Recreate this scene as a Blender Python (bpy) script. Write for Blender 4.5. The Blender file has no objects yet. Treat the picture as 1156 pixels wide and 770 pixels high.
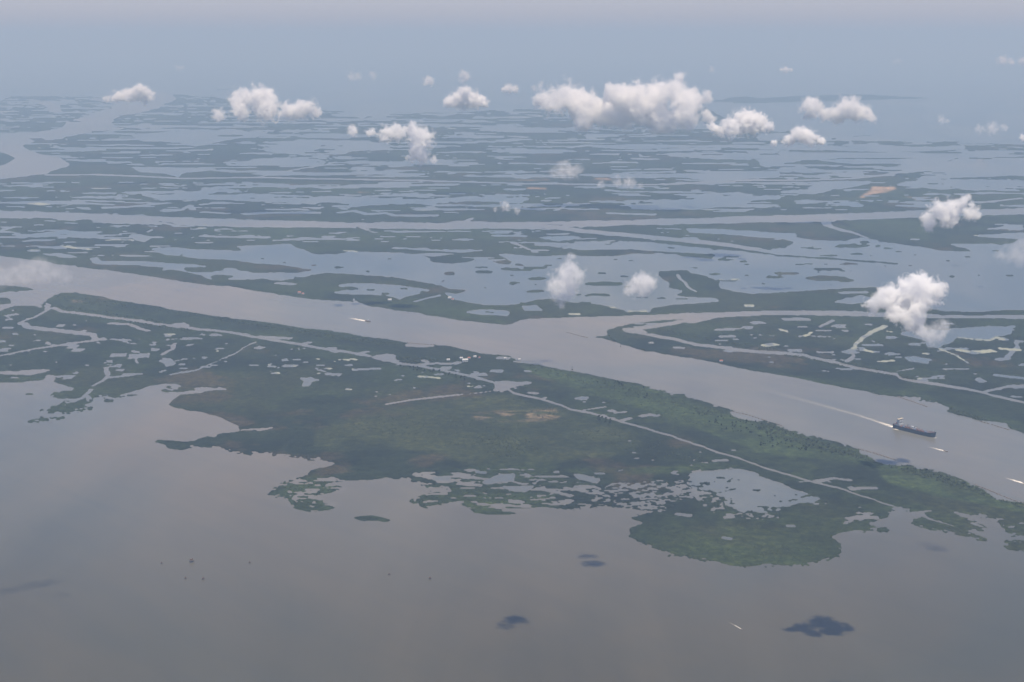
import bpy, bmesh, math, random
import numpy as np
from mathutils import Vector, Matrix, noise as mnoise

# ------------------------------------------------------------------ camera, sky, sun, exposure
SC = bpy.context.scene
COL = SC.collection
PW, PH = 1156.0, 770.0            # survey frame of the traced shorelines
FPX = PW * 50.0 / 36.0
HOR = 42.0
TH = math.atan((PH / 2 - HOR) / FPX)
CH = 1400.0                       # flying height
cam = bpy.data.cameras.new('camera'); camo = bpy.data.objects.new('camera', cam); COL.objects.link(camo)
cam.lens = 50; cam.sensor_width = 36; cam.clip_start = 1; cam.clip_end = 1.5e6
camo.location = (0, 0, CH); camo.rotation_euler = (math.pi / 2 - TH, 0, 0)
SC.camera = camo

SUNV = Vector((0.13, -0.22, 1.0)).normalized()     # towards the sun
world = bpy.data.worlds.new('World'); SC.world = world; world.use_nodes = True
wn = world.node_tree
bg = wn.nodes['Background']; sky = wn.nodes.new('ShaderNodeTexSky'); sky.sky_type = 'NISHITA'
sky.sun_disc = False; sky.sun_elevation = math.asin(SUNV.z); sky.sun_rotation = math.atan2(SUNV.x, SUNV.y)
sky.altitude = 1000; sky.air_density = 1.0; sky.dust_density = 1.5; sky.ozone_density = 2.0
tint = wn.nodes.new('ShaderNodeMix'); tint.data_type = 'RGBA'; tint.blend_type = 'MULTIPLY'; tint.inputs[0].default_value = 1
tint.inputs[7].default_value = (1.38, 1.27, 1.60, 1)      # brightens the whole sky and tints it lavender
wn.links.new(sky.outputs[0], tint.inputs[6]); wn.links.new(tint.outputs[2], bg.inputs[0]); bg.inputs[1].default_value = 0.08
sun = bpy.data.lights.new('sun', 'SUN'); suno = bpy.data.objects.new('sun', sun); COL.objects.link(suno)
sun.energy = 5.0; sun.angle = math.radians(0.5); sun.color = (1.0, 0.89, 0.69)
suno.rotation_euler = SUNV.to_track_quat('Z', 'Y').to_euler(); suno.location = (0, 0, 3000)
SC.view_settings.view_transform = 'Standard'; SC.view_settings.look = 'None'
SC.view_settings.exposure = 0.1; SC.view_settings.gamma = 1.0
SC.view_settings.use_curve_mapping = False
cy = SC.cycles
cy.use_denoising = True; cy.denoiser = 'OPENIMAGEDENOISE'
cy.volume_bounces = 16; cy.max_bounces = 18; cy.volume_step_rate = 1.0; cy.volume_max_steps = 128
cy.use_adaptive_sampling = True; cy.adaptive_threshold = 0.01

HAZE_DENSITY = 1 / 17800.0
HAZE_COL = (0.385, 0.565, 0.765)        # scatters blue more strongly than red

# ------------------------------------------------------------------ helpers
def sray(x, y):
    dx = (x - PW / 2) / FPX; dz = (PH / 2 - y) / FPX
    return dx, math.cos(TH) + dz * math.sin(TH), -math.sin(TH) + dz * math.cos(TH)
def gnd(x, y, z=0.0):
    a, b, c = sray(x, y); t = (CH - z) / -c
    return Vector((a * t, b * t, z))
def gnd_np(x, y):
    dx = (x - PW / 2) / FPX; dz = (PH / 2 - y) / FPX
    Y = math.cos(TH) + dz * math.sin(TH); Z = -math.sin(TH) + dz * math.cos(TH)
    t = CH / -Z
    return dx * t, Y * t
def img_np(X, Y):
    zc = -CH
    f = Y * math.cos(TH) - zc * math.sin(TH)
    u = Y * math.sin(TH) + zc * math.cos(TH)
    return PW / 2 + FPX * X / f, PH / 2 - FPX * u / f

T = {'A1': (0, 60, 3.85), 'A2': (290, 60, 3.85), 'A3': (580, 60, 3.85), 'A4': (856, 60, 3.85),
     'B1': (0, 240, 3.85), 'B2': (290, 240, 3.85), 'B3': (580, 240, 3.85), 'B4': (856, 240, 3.85),
     'C1': (0, 400, 3.85), 'C2': (290, 400, 3.85), 'C3': (580, 400, 3.85), 'C4': (856, 400, 3.85),
     'D3': (580, 560, 3.6667), 'D4': (856, 560, 3.6667), 'P': (0, 0, 1.0)}
def P(s):
    """'A1 x,y x,y B2 x,y ...' survey sheets -> list of survey points"""
    out = []; t = T['P']
    for w in s.split():
        if w in T: t = T[w]
        else:
            a, b = w.split(','); out.append((t[0] + float(a) / t[2], t[1] + float(b) / t[2]))
    return out

def link(name, me, mat=None, parent=None, **props):
    o = bpy.data.objects.new(name, me); COL.objects.link(o)
    if mat is not None: me.materials.append(mat)
    if parent is not None: o.parent = parent
    for k, v in props.items(): o[k] = v
    return o
def empty(name, loc, rz=0, **props):
    o = bpy.data.objects.new(name, None); COL.objects.link(o)
    o.location = loc; o.rotation_euler = (0, 0, rz); o.empty_display_size = 5
    for k, v in props.items(): o[k] = v
    return o
def bm_mesh(name, bm):
    me = bpy.data.meshes.new(name); bm.normal_update(); bm.to_mesh(me); bm.free(); return me
def box(bm, cx, cy_, cz, sx, sy, sz, rz=0, top=1.0):
    M = Matrix.Translation((cx, cy_, cz)) @ Matrix.Rotation(rz, 4, 'Z')
    vs = []
    for z, k in ((-.5, 1), (.5, top)):
        for x, y in ((-.5, -.5), (.5, -.5), (.5, .5), (-.5, .5)):
            vs.append(bm.verts.new(M @ Vector((x * sx * k, y * sy * k, z * sz))))
    for f in ((3, 2, 1, 0), (4, 5, 6, 7), (0, 1, 5, 4), (1, 2, 6, 5), (2, 3, 7, 6), (3, 0, 4, 7)):
        bm.faces.new([vs[i] for i in f])
def tube(bm, a, b, r0, r1=None, n=8):
    a = Vector(a); b = Vector(b); r1 = r0 if r1 is None else r1
    q = (b - a).to_track_quat('Z', 'Y')
    ra = []; rb = []
    for i in range(n):
        d = q @ Vector((math.cos(i * 2 * math.pi / n), math.sin(i * 2 * math.pi / n), 0))
        ra.append(bm.verts.new(a + d * r0)); rb.append(bm.verts.new(b + d * r1))
    for i in range(n):
        bm.faces.new((ra[i], ra[(i + 1) % n], rb[(i + 1) % n], rb[i]))
    bm.faces.new(ra[::-1]); bm.faces.new(rb)

def vnoise(x, y, seed=0):
    xi = np.floor(x).astype(np.int64); yi = np.floor(y).astype(np.int64)
    fx = x - xi; fy = y - yi
    fx = fx * fx * (3 - 2 * fx); fy = fy * fy * (3 - 2 * fy)
    def h(a, b):
        n = (a * 374761393 + b * 668265263 + seed * 1442695041) & 0xffffffff
        n = ((n ^ (n >> 13)) * 1274126177) & 0xffffffff
        n = n ^ (n >> 16)
        return (n & 0xffff) / 65535.0
    return (h(xi, yi) * (1 - fx) + h(xi + 1, yi) * fx) * (1 - fy) + (h(xi, yi + 1) * (1 - fx) + h(xi + 1, yi + 1) * fx) * fy
def fbm(x, y, octs=4, seed=0, gain=0.55):
    s = 0; a = 1; t = 0
    for i in range(octs):
        c, sn = math.cos(i * 1.1), math.sin(i * 1.1)
        s = s + a * vnoise((x * c - y * sn) * 2 ** i + 17.3 * i, (x * sn + y * c) * 2 ** i - 9.1 * i, seed + i); t += a; a *= gain
    return s / t
def sstep(a, b, x):
    t = np.clip((x - a) / (b - a), 0, 1); return t * t * (3 - 2 * t)

# ------------------------------------------------------------------ material helper
class NT:
    def __init__(s, name):
        s.m = bpy.data.materials.new(name); s.m.use_nodes = True; s.t = s.m.node_tree
        s.n = s.t.nodes; s.b = s.n.get('Principled BSDF'); s.out = s.n.get('Material Output')
    def new(s, t, **kw):
        n = s.n.new(t)
        for k, v in kw.items():
            if k.startswith('i_'): n.inputs[k[2:].replace('_', ' ')].default_value = v
            else: setattr(n, k, v)
        return n
    def l(s, a, b): s.t.links.new(a, b)
    def noise(s, vec, scale, detail=4, rough=.55, dist=0):
        n = s.new('ShaderNodeTexNoise'); n.inputs['Scale'].default_value = scale; n.inputs['Detail'].default_value = detail
        n.inputs['Roughness'].default_value = rough; n.inputs['Distortion'].default_value = dist; s.l(vec, n.inputs['Vector']); return n.outputs['Fac']
    def ramp(s, f, stops):
        r = s.new('ShaderNodeValToRGB'); s.l(f, r.inputs[0]); e = r.color_ramp.elements
        while len(e) > 1: e.remove(e[-1])
        e[0].position = stops[0][0]; e[0].color = stops[0][1]
        for p, c in stops[1:]:
            k = e.new(p); k.color = c
        return r.outputs[0]
    def math(s, op, a, b=None, clamp=False):
        m = s.new('ShaderNodeMath', operation=op); m.use_clamp = clamp
        for i, v in enumerate((a, b)):
            if v is None: continue
            if isinstance(v, (int, float)): m.inputs[i].default_value = v
            else: s.l(v, m.inputs[i])
        return m.outputs[0]
    def mix(s, f, a, b, mode='MIX'):
        m = s.new('ShaderNodeMix', data_type='RGBA', blend_type=mode)
        for i, v in ((0, f), (6, a), (7, b)):
            if isinstance(v, (int, float, tuple)): m.inputs[i].default_value = v
            else: s.l(v, m.inputs[i])
        return m.outputs[2]
def simple(name, col, rough=.6, metal=0, var=.25, scale=.3):
    k = NT(name); g = k.new('ShaderNodeNewGeometry'); f = k.noise(g.outputs['Position'], scale, 5)
    lo = tuple(c * (1 - var) for c in col) + (1,); hi = tuple(min(1, c * (1 + var)) for c in col) + (1,)
    k.l(k.ramp(f, [(.3, lo), (.7, hi)]), k.b.inputs['Base Color'])
    k.b.inputs['Roughness'].default_value = rough; k.b.inputs['Metallic'].default_value = metal
    return k.m

# ------------------------------------------------------------------ survey grid
xs = np.arange(-300, 1457, 1.0)
ys = np.concatenate([np.arange(94, 300, 0.5), np.arange(300, 640, 0.7), np.arange(640.4, 900, 2.0)])
NX, NY = len(xs), len(ys)
XX, YY = np.meshgrid(xs, ys)
GX, GY = gnd_np(XX, YY)
def row_of(y): return np.interp(y, ys, np.arange(len(ys)), left=-1, right=len(ys))

rnd = random.Random(5)
def fract(pts, rough=.10, closed=True, minpx=1.6):
    """natural raggedness added to a surveyed line, in metres on the ground"""
    g = [gnd(x, max(y, 90)).to_2d() for x, y in pts]
    n = len(g); out = []
    def sub(a, b, d):
        L = (b - a).length; dist = max(a.y, 3000); s = dist / FPX
        if L / s < minpx * 2 or d > 7:
            return
        m = (a + b) / 2; nrm = Vector((-(b - a).y, (b - a).x))
        # keep displacement moderate once seen at grazing distance
        m = m + nrm * rnd.uniform(-1, 1) * rough * (1 if dist < 8000 else .6 if dist < 12000 else .35)
        sub(a, m, d + 1); out.append(m); sub(m, b, d + 1)
    for i in range(n if closed else n - 1):
        a = g[i]; b = g[(i + 1) % n]; out.append(a); sub(a, b, 0)
    if not closed: out.append(g[-1])
    X = np.array([p.x for p in out]); Y = np.array([p.y for p in out])
    return X, Y
def raster(px, py):
    r = row_of(np.asarray(py)); c = np.asarray(px) - xs[0]
    r0 = int(max(0, math.floor(r.min()))); r1 = int(min(NY - 1, math.ceil(r.max())))
    if r1 <= r0: return None
    F = np.zeros((r1 - r0 + 1, NX + 1), np.int32)
    ra, ca = r, c; rb, cb = np.roll(r, -1), np.roll(c, -1)
    for a, ac, b, bc in zip(ra, ca, rb, cb):
        if a == b: continue
        if a > b: a, ac, b, bc = b, bc, a, ac
        i0 = max(int(math.ceil(a)), r0); i1 = min(int(math.ceil(b)) - 1, r1)
        if i1 < i0: continue
        rr = np.arange(i0, i1 + 1); cc = ac + (bc - ac) * (rr - a) / (b - a)
        cc = np.clip(np.ceil(cc), 0, NX).astype(int)
        np.add.at(F, (rr - r0, cc), 1)
    return r0, r1, (np.cumsum(F, axis=1)[:, :NX] & 1).astype(bool)
def poly_mask(s, rough=.10):
    pts = P(s) if isinstance(s, str) else s
    X, Y = fract(pts, rough); px, py = img_np(X, Y)
    return raster(px, py)
def stroke_mask(s, v, rough=.05):
    pts = P(s) if isinstance(s, str) else s
    X, Y = fract(pts, rough, closed=False, minpx=3)
    n = len(X); dX = np.gradient(X); dY = np.gradient(Y); L = np.hypot(dX, dY) + 1e-6; dX /= L; dY /= L
    ip = img_np(X, Y)[1]
    D = np.hypot(Y, CH); s_ = D / FPX; sina = CH / D
    w = v * s_ / sina * np.clip(np.abs(dX), .25, 1) * .5
    wob = 1 + .35 * (vnoise(np.arange(n) * .8, np.zeros(n) + v, 3) - .5)
    w = w * wob
    lx, ly = X - dY * w, Y + dX * w; rx, ry = X + dY * w, Y - dX * w
    # rasterise as a chain of quads so that bends never cancel
    M = None; out = []
    for i in range(n - 1):
        qx = np.array([lx[i], lx[i + 1], rx[i + 1], rx[i]]); qy = np.array([ly[i], ly[i + 1], ry[i + 1], ry[i]])
        a, b = img_np(qx, qy); out.append(raster(a, b))
    return out
LAND = np.zeros((NY, NX), np.float32)
TURB = np.zeros((NY, NX), np.float32)      # 1 = silty river water, 0 = clear lagoon water
CAN = np.zeros((NY, NX), np.float32)
BAY = np.ones((NY, NX), np.float32)      # weight of the darker brown bay tone
CREAMY = np.zeros((NY, NX), np.float32)       # bright cream-yellow patches on the water
def put(arr, m, val):
    if m is None: return
    for k in (m if isinstance(m, list) else [m]):
        if k is None: continue
        r0, r1, b = k; arr[r0:r1 + 1][b] = val
def land(s, rough=.10):
    m = poly_mask(s, rough); put(LAND, m, 1); put(CAN, m, 0)
def water(s, turb=0.0, rough=.10, creamy=0):
    m = poly_mask(s, rough); put(LAND, m, 0); put(CAN, m, 0); put(TURB, m, turb); put(BAY, m, 0)
    if creamy: put(CREAMY, m, creamy)
def canal(s, v, turb=.8, creamy=0):
    m = stroke_mask(s, v); put(LAND, m, 0); put(CAN, m, 1); put(TURB, m, turb); put(BAY, m, 0)
    if creamy: put(CREAMY, m, creamy)
def levee(s, v):
    m = stroke_mask(s, v); put(LAND, m, 1); put(CAN, m, 0)
def isl(t, x, y, w, h):
    t = T[t]; n = 10; pts = []
    for i in range(n):
        a = i * 2 * math.pi / n; k = rnd.uniform(.75, 1.1)
        pts.append((t[0] + (x + w / 2 * math.cos(a) * k) / t[2], t[1] + (y + h / 2 * math.sin(a) * k) / t[2]))
    land(pts, .12)
def ponds(s, frac, L, asp=1.0, seed=1, turb=.3, creamy=0.0, octs=4):
    m = poly_mask(s, .05)
    if m is None: return
    r0, r1, b = m; sl = slice(r0, r1 + 1)
    n = fbm(GX[sl] / (L * asp), GY[sl] / L, octs, seed)
    b = b & (LAND[sl] > .5)
    if not b.any(): return
    th = np.quantile(n[b], 1 - frac); w = b & (n > th)
    LAND[sl][w] = 0; TURB[sl][w] = turb; CAN[sl][w] = 1; BAY[sl][w] = 0
    if creamy:
        a = vnoise(GX[sl] / (L * 3), GY[sl] / (L * 3), seed + 9)
        CREAMY[sl][w & (a > 1 - creamy)] = 1

# open water colours: gulf turns from silty to clear with distance
TURB[:] = sstep(150, 330, YY) * .9
BAY[:] = sstep(400, 520, YY) * (.25 + .6 * sstep(430, 760, YY))  # bay tone grows darker towards the near edge

# --- the whole delta from the far coast to the near coast
FAR = 'P -420,116 0,115 15,108.5 114,109.5 205,107 262,112 370,125 440,128 500,128 590,123 700,128 800,121 860,148 942,156 996,152 1012,159 1060,162 1100,163 1156,161 1500,166'
NEAR = ('P 1500,700 1156,606 D4 1100,165 1060,150 1010,130 985,96 900,78 850,70 760,62 730,58 660,72 592,68 560,85 500,100 460,115 480,140 470,152 420,150 340,150 300,170 325,185 340,205 345,235 300,262 210,285 100,285 0,288 '
        'D3 940,292 880,285 850,272 740,262 640,245 610,225 515,190 480,155 475,135 545,110 480,90 '
        'C3 640,680 580,680 470,670 390,660 330,660 250,672 100,665 0,670 '
        'C2 1070,665 1060,680 1135,692 1050,698 940,690 910,660 860,650 850,640 790,662 730,672 660,640 690,620 740,605 830,600 840,575 740,580 700,570 840,545 760,560 680,555 640,535 600,540 560,535 480,548 400,548 310,560 290,575 350,570 390,580 330,600 300,605 240,620 285,630 290,650 345,650 350,660 320,675 240,688 150,665 140,640 110,620 50,610 50,600 140,550 215,525 230,505 300,490 345,475 270,455 190,455 140,445 90,440 40,428 '
        'C1 1155,430 1060,435 1000,425 960,408 850,400 790,418 730,410 720,395 668,380 690,370 740,375 790,378 850,375 900,355 935,360 950,345 1040,335 1040,325 990,290 940,268 820,245 760,232 725,220 760,190 780,175 870,168 900,160 1030,153 1000,150 870,145 820,148 785,138 770,130 720,126 660,135 620,150 560,165 520,178 500,190 460,182 400,190 372,172 335,192 245,194 215,182 225,168 315,158 325,145 270,132 230,118 240,100 215,108 100,122 0,124 -300,130 P -420,470')
land(FAR + ' ' + NEAR, .09)
land('A3 840,210 1000,186 A4 0,196 200,184 420,180 600,186 790,197 600,200 420,206 200,212 0,219 A3 1000,218', .02)   # far barrier island
levee('A1 920,158 1155,150', .8)

# --- generic marsh ponds by district, coarse far away
ponds('P -420,106 0,106 120,108 205,107 370,124 590,122 860,140 860,202 590,202 300,198 205,190 60,180 -420,196', .12, 500, 3.0, 11, .15, .03)
ponds('P 860,140 1500,150 1500,208 1156,195 860,202', .38, 700, 2.6, 12, .25, .02)
ponds('P -420,106 0,106 120,108 205,107 370,124 590,122 860,140 860,202 590,202 300,198 205,190 60,180 -420,196', .20, 170, 3.6, 31, .15, .05)
ponds('P 860,140 1500,150 1500,208 1156,195 860,202', .25, 190, 3.6, 32, .25, .02)
ponds('P -420,205 1500,208 1500,240 -420,232', .12, 100, 3.6, 33, .2, .06)
ponds('B1 -300,0 1155,40 B2 1155,130 0,130 B1 1155,200 0,180 -300,150', .10, 60, 3, 36, .3, .08)
ponds('B3 0,60 1155,80 B4 300,100 B3 1155,120 0,180', .10, 60, 3, 37, .3, .05)
ponds('P -420,205 1500,208 1500,240 -420,232', .10, 300, 3.0, 13, .2, .03)
ponds('P -420,250 -100,250 580,260 570,300 300,290 0,290 -420,280', .08, 160, 3, 14, .3, .08)
ponds('P 600,258 880,275 880,290 600,285', .1, 160, 3, 15, .3)
ponds('P 700,365 1500,370 1500,470 1156,450 900,415 800,395', .07, 45, 2.0, 16, .25, .12)
ponds('P -420,345 50,345 300,380 420,400 600,430 590,440 400,430 280,420 -100,440 -420,440', .05, 34, 2.2, 17, .6, .09)
ponds('C2 60,20 420,15 420,75 330,90 60,85', .14, 28, 2, 18, .4, .45)
ponds('C2 0,0 1050,140 1020,150 700,190 400,200 0,150', .02, 30, 2, 19, .4, .2)
ponds('P 600,435 760,470 900,520 1000,560 940,600 760,560 700,500', .025, 30, 2, 20, .5)
# ragged sea-edge marsh
ponds('C2 110,560 300,520 420,560 370,640 300,690 200,690', .34, 15, 1.8, 21, .9, 0, 3)
ponds('C2 690,500 900,500 1155,490 C3 200,520 400,590 330,665 0,668 C2 900,700 650,680', .28, 20, 2.2, 22, .8)
ponds('C3 330,590 430,560 640,545 760,575 900,600 780,625 720,640 640,690 480,665 380,640', .48, 6.5, 2.4, 23, .6, octs=3)
ponds('C3 700,560 780,540 900,600 920,690 1155,690 1155,720 900,710 800,640', .34, 6.5, 2.4, 24, .6, octs=3)
ponds('D4 350,70 600,60 560,100 480,160 330,150', .18, 22, 1.8, 25, .8)
ponds('D4 760,60 1100,110 1400,160 1400,200 1000,130 900,90', .18, 30, 1.8, 26, .8)

# --- main river
RIVN = ('P -420,246 B1 -200,170 0,188 150,205 250,225 430,248 600,268 750,295 900,315 1000,320 B2 0,342 100,358 250,378 415,388 425,372 440,390 480,405 600,425 700,435 750,448 880,468 1090,490 1130,476 '
        'B3 30,468 60,462 250,455 400,450 560,445 700,440 860,435 1000,430 B4 0,428 200,425 400,430 560,435 820,445 1155,445 P 1500,354 1500,362 '
        'B4 1155,462 900,458 500,452 200,446 0,447 B3 1000,450 830,462 820,470 740,475 740,465 640,468 580,475 500,485 400,510 405,535 330,540 300,541 385,546 460,570 560,600 680,618 740,630 820,642 890,655 1000,680 '
        'C4 0,75 150,100 380,148 460,160 520,175 610,185 690,188 720,195 690,203 780,212 835,235 810,248 900,270 970,290 1080,310 1100,325 1155,345 P 1500,590')
RIVS = ('P 1500,650 C4 1155,640 1130,630 1070,635 990,605 1000,590 960,575 900,550 780,505 650,480 600,470 570,475 500,445 440,425 440,415 300,370 200,345 92,305 '
        'C3 1050,270 930,235 830,205 780,190 740,172 680,170 640,150 530,125 400,100 300,80 180,60 100,45 20,28 '
        'B2 1100,622 1000,615 900,595 830,580 780,575 670,572 640,562 560,550 470,540 400,525 300,510 200,500 100,485 0,470 B1 1000,458 880,440 760,425 700,410 600,395 500,380 450,365 330,348 270,347 235,360 200,385 180,400 185,420 150,405 60,405 0,428 -300,440 -300,400 0,400 50,395 40,372 0,370 -200,360 0,352 20,345 100,340 170,335 60,318 0,316 -300,300 P -420,300')
water(RIVN + ' ' + RIVS, 1, .05)
canal('B3 750,470 640,489 480,508 490,514 600,532 700,550 800,575 1000,600 B4 0,605 200,620 350,655 430,675 600,705 C4 620,105 780,130 950,160 1050,185 1155,210 P 1400,520', 3.6, .9)
canal('C4 980,165 1060,145 1155,135 P 1350,430', 2, .8)
canal('C4 600,75 680,60', 1, .6)
water('B3 470,512 520,500 560,508 600,528 520,522', .9)
water('B3 800,465 860,452 860,465 780,480 730,480', .9)
canal('B4 385,650 415,620 405,600', 3, .9); canal('B4 405,600 430,565 480,530 555,490', 2.8, .4, .8)
canal('B4 780,590 850,615 915,655', 2.5, .2, 1)
canal('B4 555,515 590,520', 1.5, .2, 1)
canal('B4 130,600 190,600', 3, .6)
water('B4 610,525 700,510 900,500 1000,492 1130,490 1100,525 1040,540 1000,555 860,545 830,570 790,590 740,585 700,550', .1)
canal('B4 870,545 1000,556 1045,540', 1.2, .1, 1)
water('B4 250,602 340,603 330,612 255,610', .6)
water('B4 630,630 680,623 765,640 740,658 650,645', .0)
canal('B4 545,614 620,614', 1.5, .4); canal('B4 515,648 595,642', 1.8, .4, 1); canal('B4 650,572 705,576', 2, .2)
canal('B4 710,612 745,614', 2, .4, 1); canal('B4 860,595 930,608 1030,600', 3.5, .4, 1); canal('B4 1040,590 1145,598', 2.5, .4, 1)
canal('B4 1035,642 1085,632 1108,600 1125,558 1155,562', 3, .6)
canal('B4 1020,705 1155,720 1400,745', 3, 0)
water('B4 935,725 960,715 1005,735 960,740', .3)
canal('B4 450,575 545,577', 2, .1, 0)
canal('B4 105,465 225,463', 3, .6); canal('B4 0,478 20,478', 2, .6); canal('B4 195,538 235,518', 2, .5, 1); canal('B4 265,498 330,466', 2, .5)
canal('B4 15,580 90,572', 2.2, .5, 1); canal('B4 90,505 130,520', 2.5, .5, 1)
canal('B3 870,510 960,508', 1.8, .5); canal('B3 890,540 965,536', 2.4, .5, 0); canal('B3 1080,578 1140,570', 2.4, .5, 1)
canal('B3 1030,480 1085,476', 3, .3); canal('B3 690,585 745,590', 2.2, .6); canal('B3 585,566 610,566', 2, .6)

# --- middle channel and its branches
water('P -420,238 A1 0,685 200,690 500,700 800,715 1155,725 A2 300,733 500,738 580,732 800,738 900,725 940,713 940,722 920,733 1155,735 A3 300,728 700,720 A4 0,706 300,700 600,690 740,682 960,680 1155,672 P 1500,228 1500,236 '
      'A4 1155,700 970,705 740,712 340,727 330,733 280,733 0,735 A3 700,745 500,748 230,757 180,768 0,762 A2 900,765 500,762 0,757 A1 700,746 450,738 380,722 330,730 200,720 0,715 P -420,247', .85, .03)
canal('B3 120,58 200,66 300,80 500,98 700,117 900,137 1155,172 B4 100,172', 4.6, .85)
canal('B1 690,42 790,62', 1.5, .8); canal('B2 440,60 490,78', 2, .8)
canal('B4 288,28 305,58 400,85 470,113 560,138 700,162', 5.5, .6)

# --- big lagoon
water('B1 640,155 760,150 850,160 1050,165 1030,148 1110,140 B2 0,142 150,135 160,145 190,160 250,180 330,185 400,168 560,175 700,180 760,200 750,215 850,222 950,212 940,202 860,190 1000,200 1050,222 1100,226 '
      'B3 0,185 150,190 250,182 300,190 450,188 520,178 700,185 860,202 880,182 700,172 500,160 300,163 160,150 300,136 420,136 460,120 700,140 860,157 1000,170 B4 0,167 10,158 120,152 160,128 100,112 0,108 '
      'B3 1000,100 850,92 760,85 750,68 900,72 B4 79,85 180,92 160,105 300,122 400,118 440,104 480,112 560,128 650,142 800,165 930,170 900,155 810,135 900,135 1100,135 1130,115 940,105 960,95 1155,85 P 1500,262 1500,345 '
      'B4 1155,425 1090,422 950,433 820,430 640,400 600,350 560,322 400,328 200,340 0,352 B3 1050,355 980,345 900,330 890,300 830,275 760,262 750,248 630,255 630,275 680,310 670,325 740,340 700,360 770,368 880,372 900,385 800,395 700,400 600,415 590,435 500,435 400,405 330,395 250,390 180,375 120,375 0,400 '
      'B2 1000,402 860,380 800,345 870,355 930,335 850,335 780,315 650,290 600,280 450,270 300,262 230,255 225,245 100,235 0,222 B1 1000,205 870,200 800,190 720,185', .12, .05)
levee('B3 430,112 700,134 860,150 1155,186 B4 150,190 320,200 450,211 610,223', 2.2)
levee('B4 280,60 180,95 260,112 400,118', 4)
land('B4 30,80 180,78 300,75 400,88 450,105 380,122 240,120 160,105 200,92 60,84', .08)
for a in ('B2 835,266,65,14 880,268,20,8 970,238,80,10 990,257,105,16 850,207,190,28 1010,327,65,6 1100,245,110,14 905,270,14,5 795,320,26,8',
          'B3 20,227,60,8 40,250,110,10 90,240,120,14 150,230,50,8 100,287,100,16 380,263,55,10 390,310,190,20 480,277,85,8 490,322,50,10 95,343,100,14 370,357,130,16 280,357,60,10 560,370,150,5 30,388,30,6 830,192,60,10 925,204,90,10 1000,211,45,8 787,240,55,7 870,267,85,10 1012,272,28,7 1010,225,40,7 930,295,110,10 1120,280,70,12 1140,263,40,8 605,267,15,4 870,160,35,7 770,180,40,8 640,372,60,8 720,375,90,8',
          'B4 405,145,165,20 465,128,60,12 520,144,35,9 560,155,45,8 610,170,50,8 683,186,22,6 423,180,75,8 825,210,25,6 550,232,35,5 665,231,40,6 310,246,155,14 260,260,25,6 125,265,125,12 70,281,95,12 195,245,25,5 160,235,15,4 300,285,210,24 380,295,90,14 310,314,55,5 825,308,40,5 862,307,10,4 925,309,65,5 995,307,38,5 890,319,15,4 972,321,12,4 1090,308,20,4'):
    w = a.split()
    for q in w[1:]: isl(w[0], *[float(v) for v in q.split(',')])
canal('B3 712,268 725,290 760,325 795,345', 2.8, .6)
canal('B3 890,292 980,290', 1.2, .2, 1); canal('B4 350,350 480,345', 2.2, .1); water('B4 320,392 380,372 440,358 520,372 470,392 400,396', .2); 
canal('B3 1000,404 1045,405', 3, .3, 1); canal('B3 235,440 290,441', 2, .3, 1); canal('B3 420,410 440,415', 2, .3, 1); canal('B3 500,430 580,430', 1.2, .3, 1)
water('B3 30,405 100,402 125,425 40,428', .1)
canal('B4 660,115 700,118', 2, .4); canal('B4 930,98 960,100', 1, .4, 1)
water('B2 890,430 980,420 1100,430 1090,450 980,445', .1); levee('B2 990,432 1050,436', 1.5)

# --- north bank lagoons
water('B1 0,72 60,60 120,63 20,75', .3); water('B1 130,95 200,85 300,80 450,82 400,95 250,95 160,108', .1); canal('B1 -100,105 120,108', 2, .4)
water('B1 560,95 610,92 670,105 630,130 590,120', .3); canal('B1 455,120 582,118', 1.2, .3, 1); canal('B1 640,85 660,75', 2, .4)
canal('B1 870,100 930,104 1000,106 1155,107', 2, .3); canal('B1 1030,148 1110,145', 1.5, .3)
water('B1 150,178 300,180 350,195 280,195 200,185', .2)
water('B1 380,198 430,190 440,208 600,210 720,218 850,225 900,235 990,240 1100,250 B2 40,262 220,255 290,262 200,283 100,295 0,290 B1 1060,292 900,290 880,272 800,257 740,248 640,264 720,282 640,268 720,240 600,228 430,225 400,218', .2, .07)
for a in ('B1 890,247,200,26 960,277,125,16 1160,240,90,10',):
    w = a.split()
    for q in w[1:]: isl(w[0], *[float(v) for v in q.split(',')])
levee('B2 0,225 225,252', 3.2); land('B1 870,205 1000,212 1155,228 B2 225,250 180,262 0,262 B1 1000,238 880,222', .06)
canal('B1 280,145 330,155 400,160', 1.5, .3, 1); canal('B1 410,140 550,142', 2, .2)
canal('B2 80,305 170,312', 2.5, .4); water('B2 350,315 400,308 550,310 700,325 760,340 700,355 620,378 560,362 500,357 430,357 320,348 400,335', .2)
for q in ('400,329,90,16', '495,336,50,9', '638,331,55,8', '560,352,60,8', '720,345,50,8', '700,362,60,6', '830,340,60,6', '760,358,50,6', '680,385,50,5'): isl('B2', *[float(v) for v in q.split(',')])
canal('B2 680,388 740,372 800,358', 2, .3); canal('B2 0,108 60,107', 2, .3); canal('B2 180,110 250,112', 2, .3); canal('B2 280,106 340,104', 2, .3)
water('B2 560,150 700,155 1000,163 900,176 700,165', .1); water('B2 1050,180 1155,185 B3 40,220 B2 1110,215', .1); water('B3 100,105 260,100 290,110 200,125 130,115', .1)
canal('B3 -100,100 60,102', 2, .2); canal('B2 1105,130 1155,148 B3 70,162', 2.2, .6)
canal('B2 370,165 440,168', 1, .3, 1); canal('B2 420,372 428,392', 2, .9)
canal('B3 620,68 730,72', 1, .3)

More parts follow.
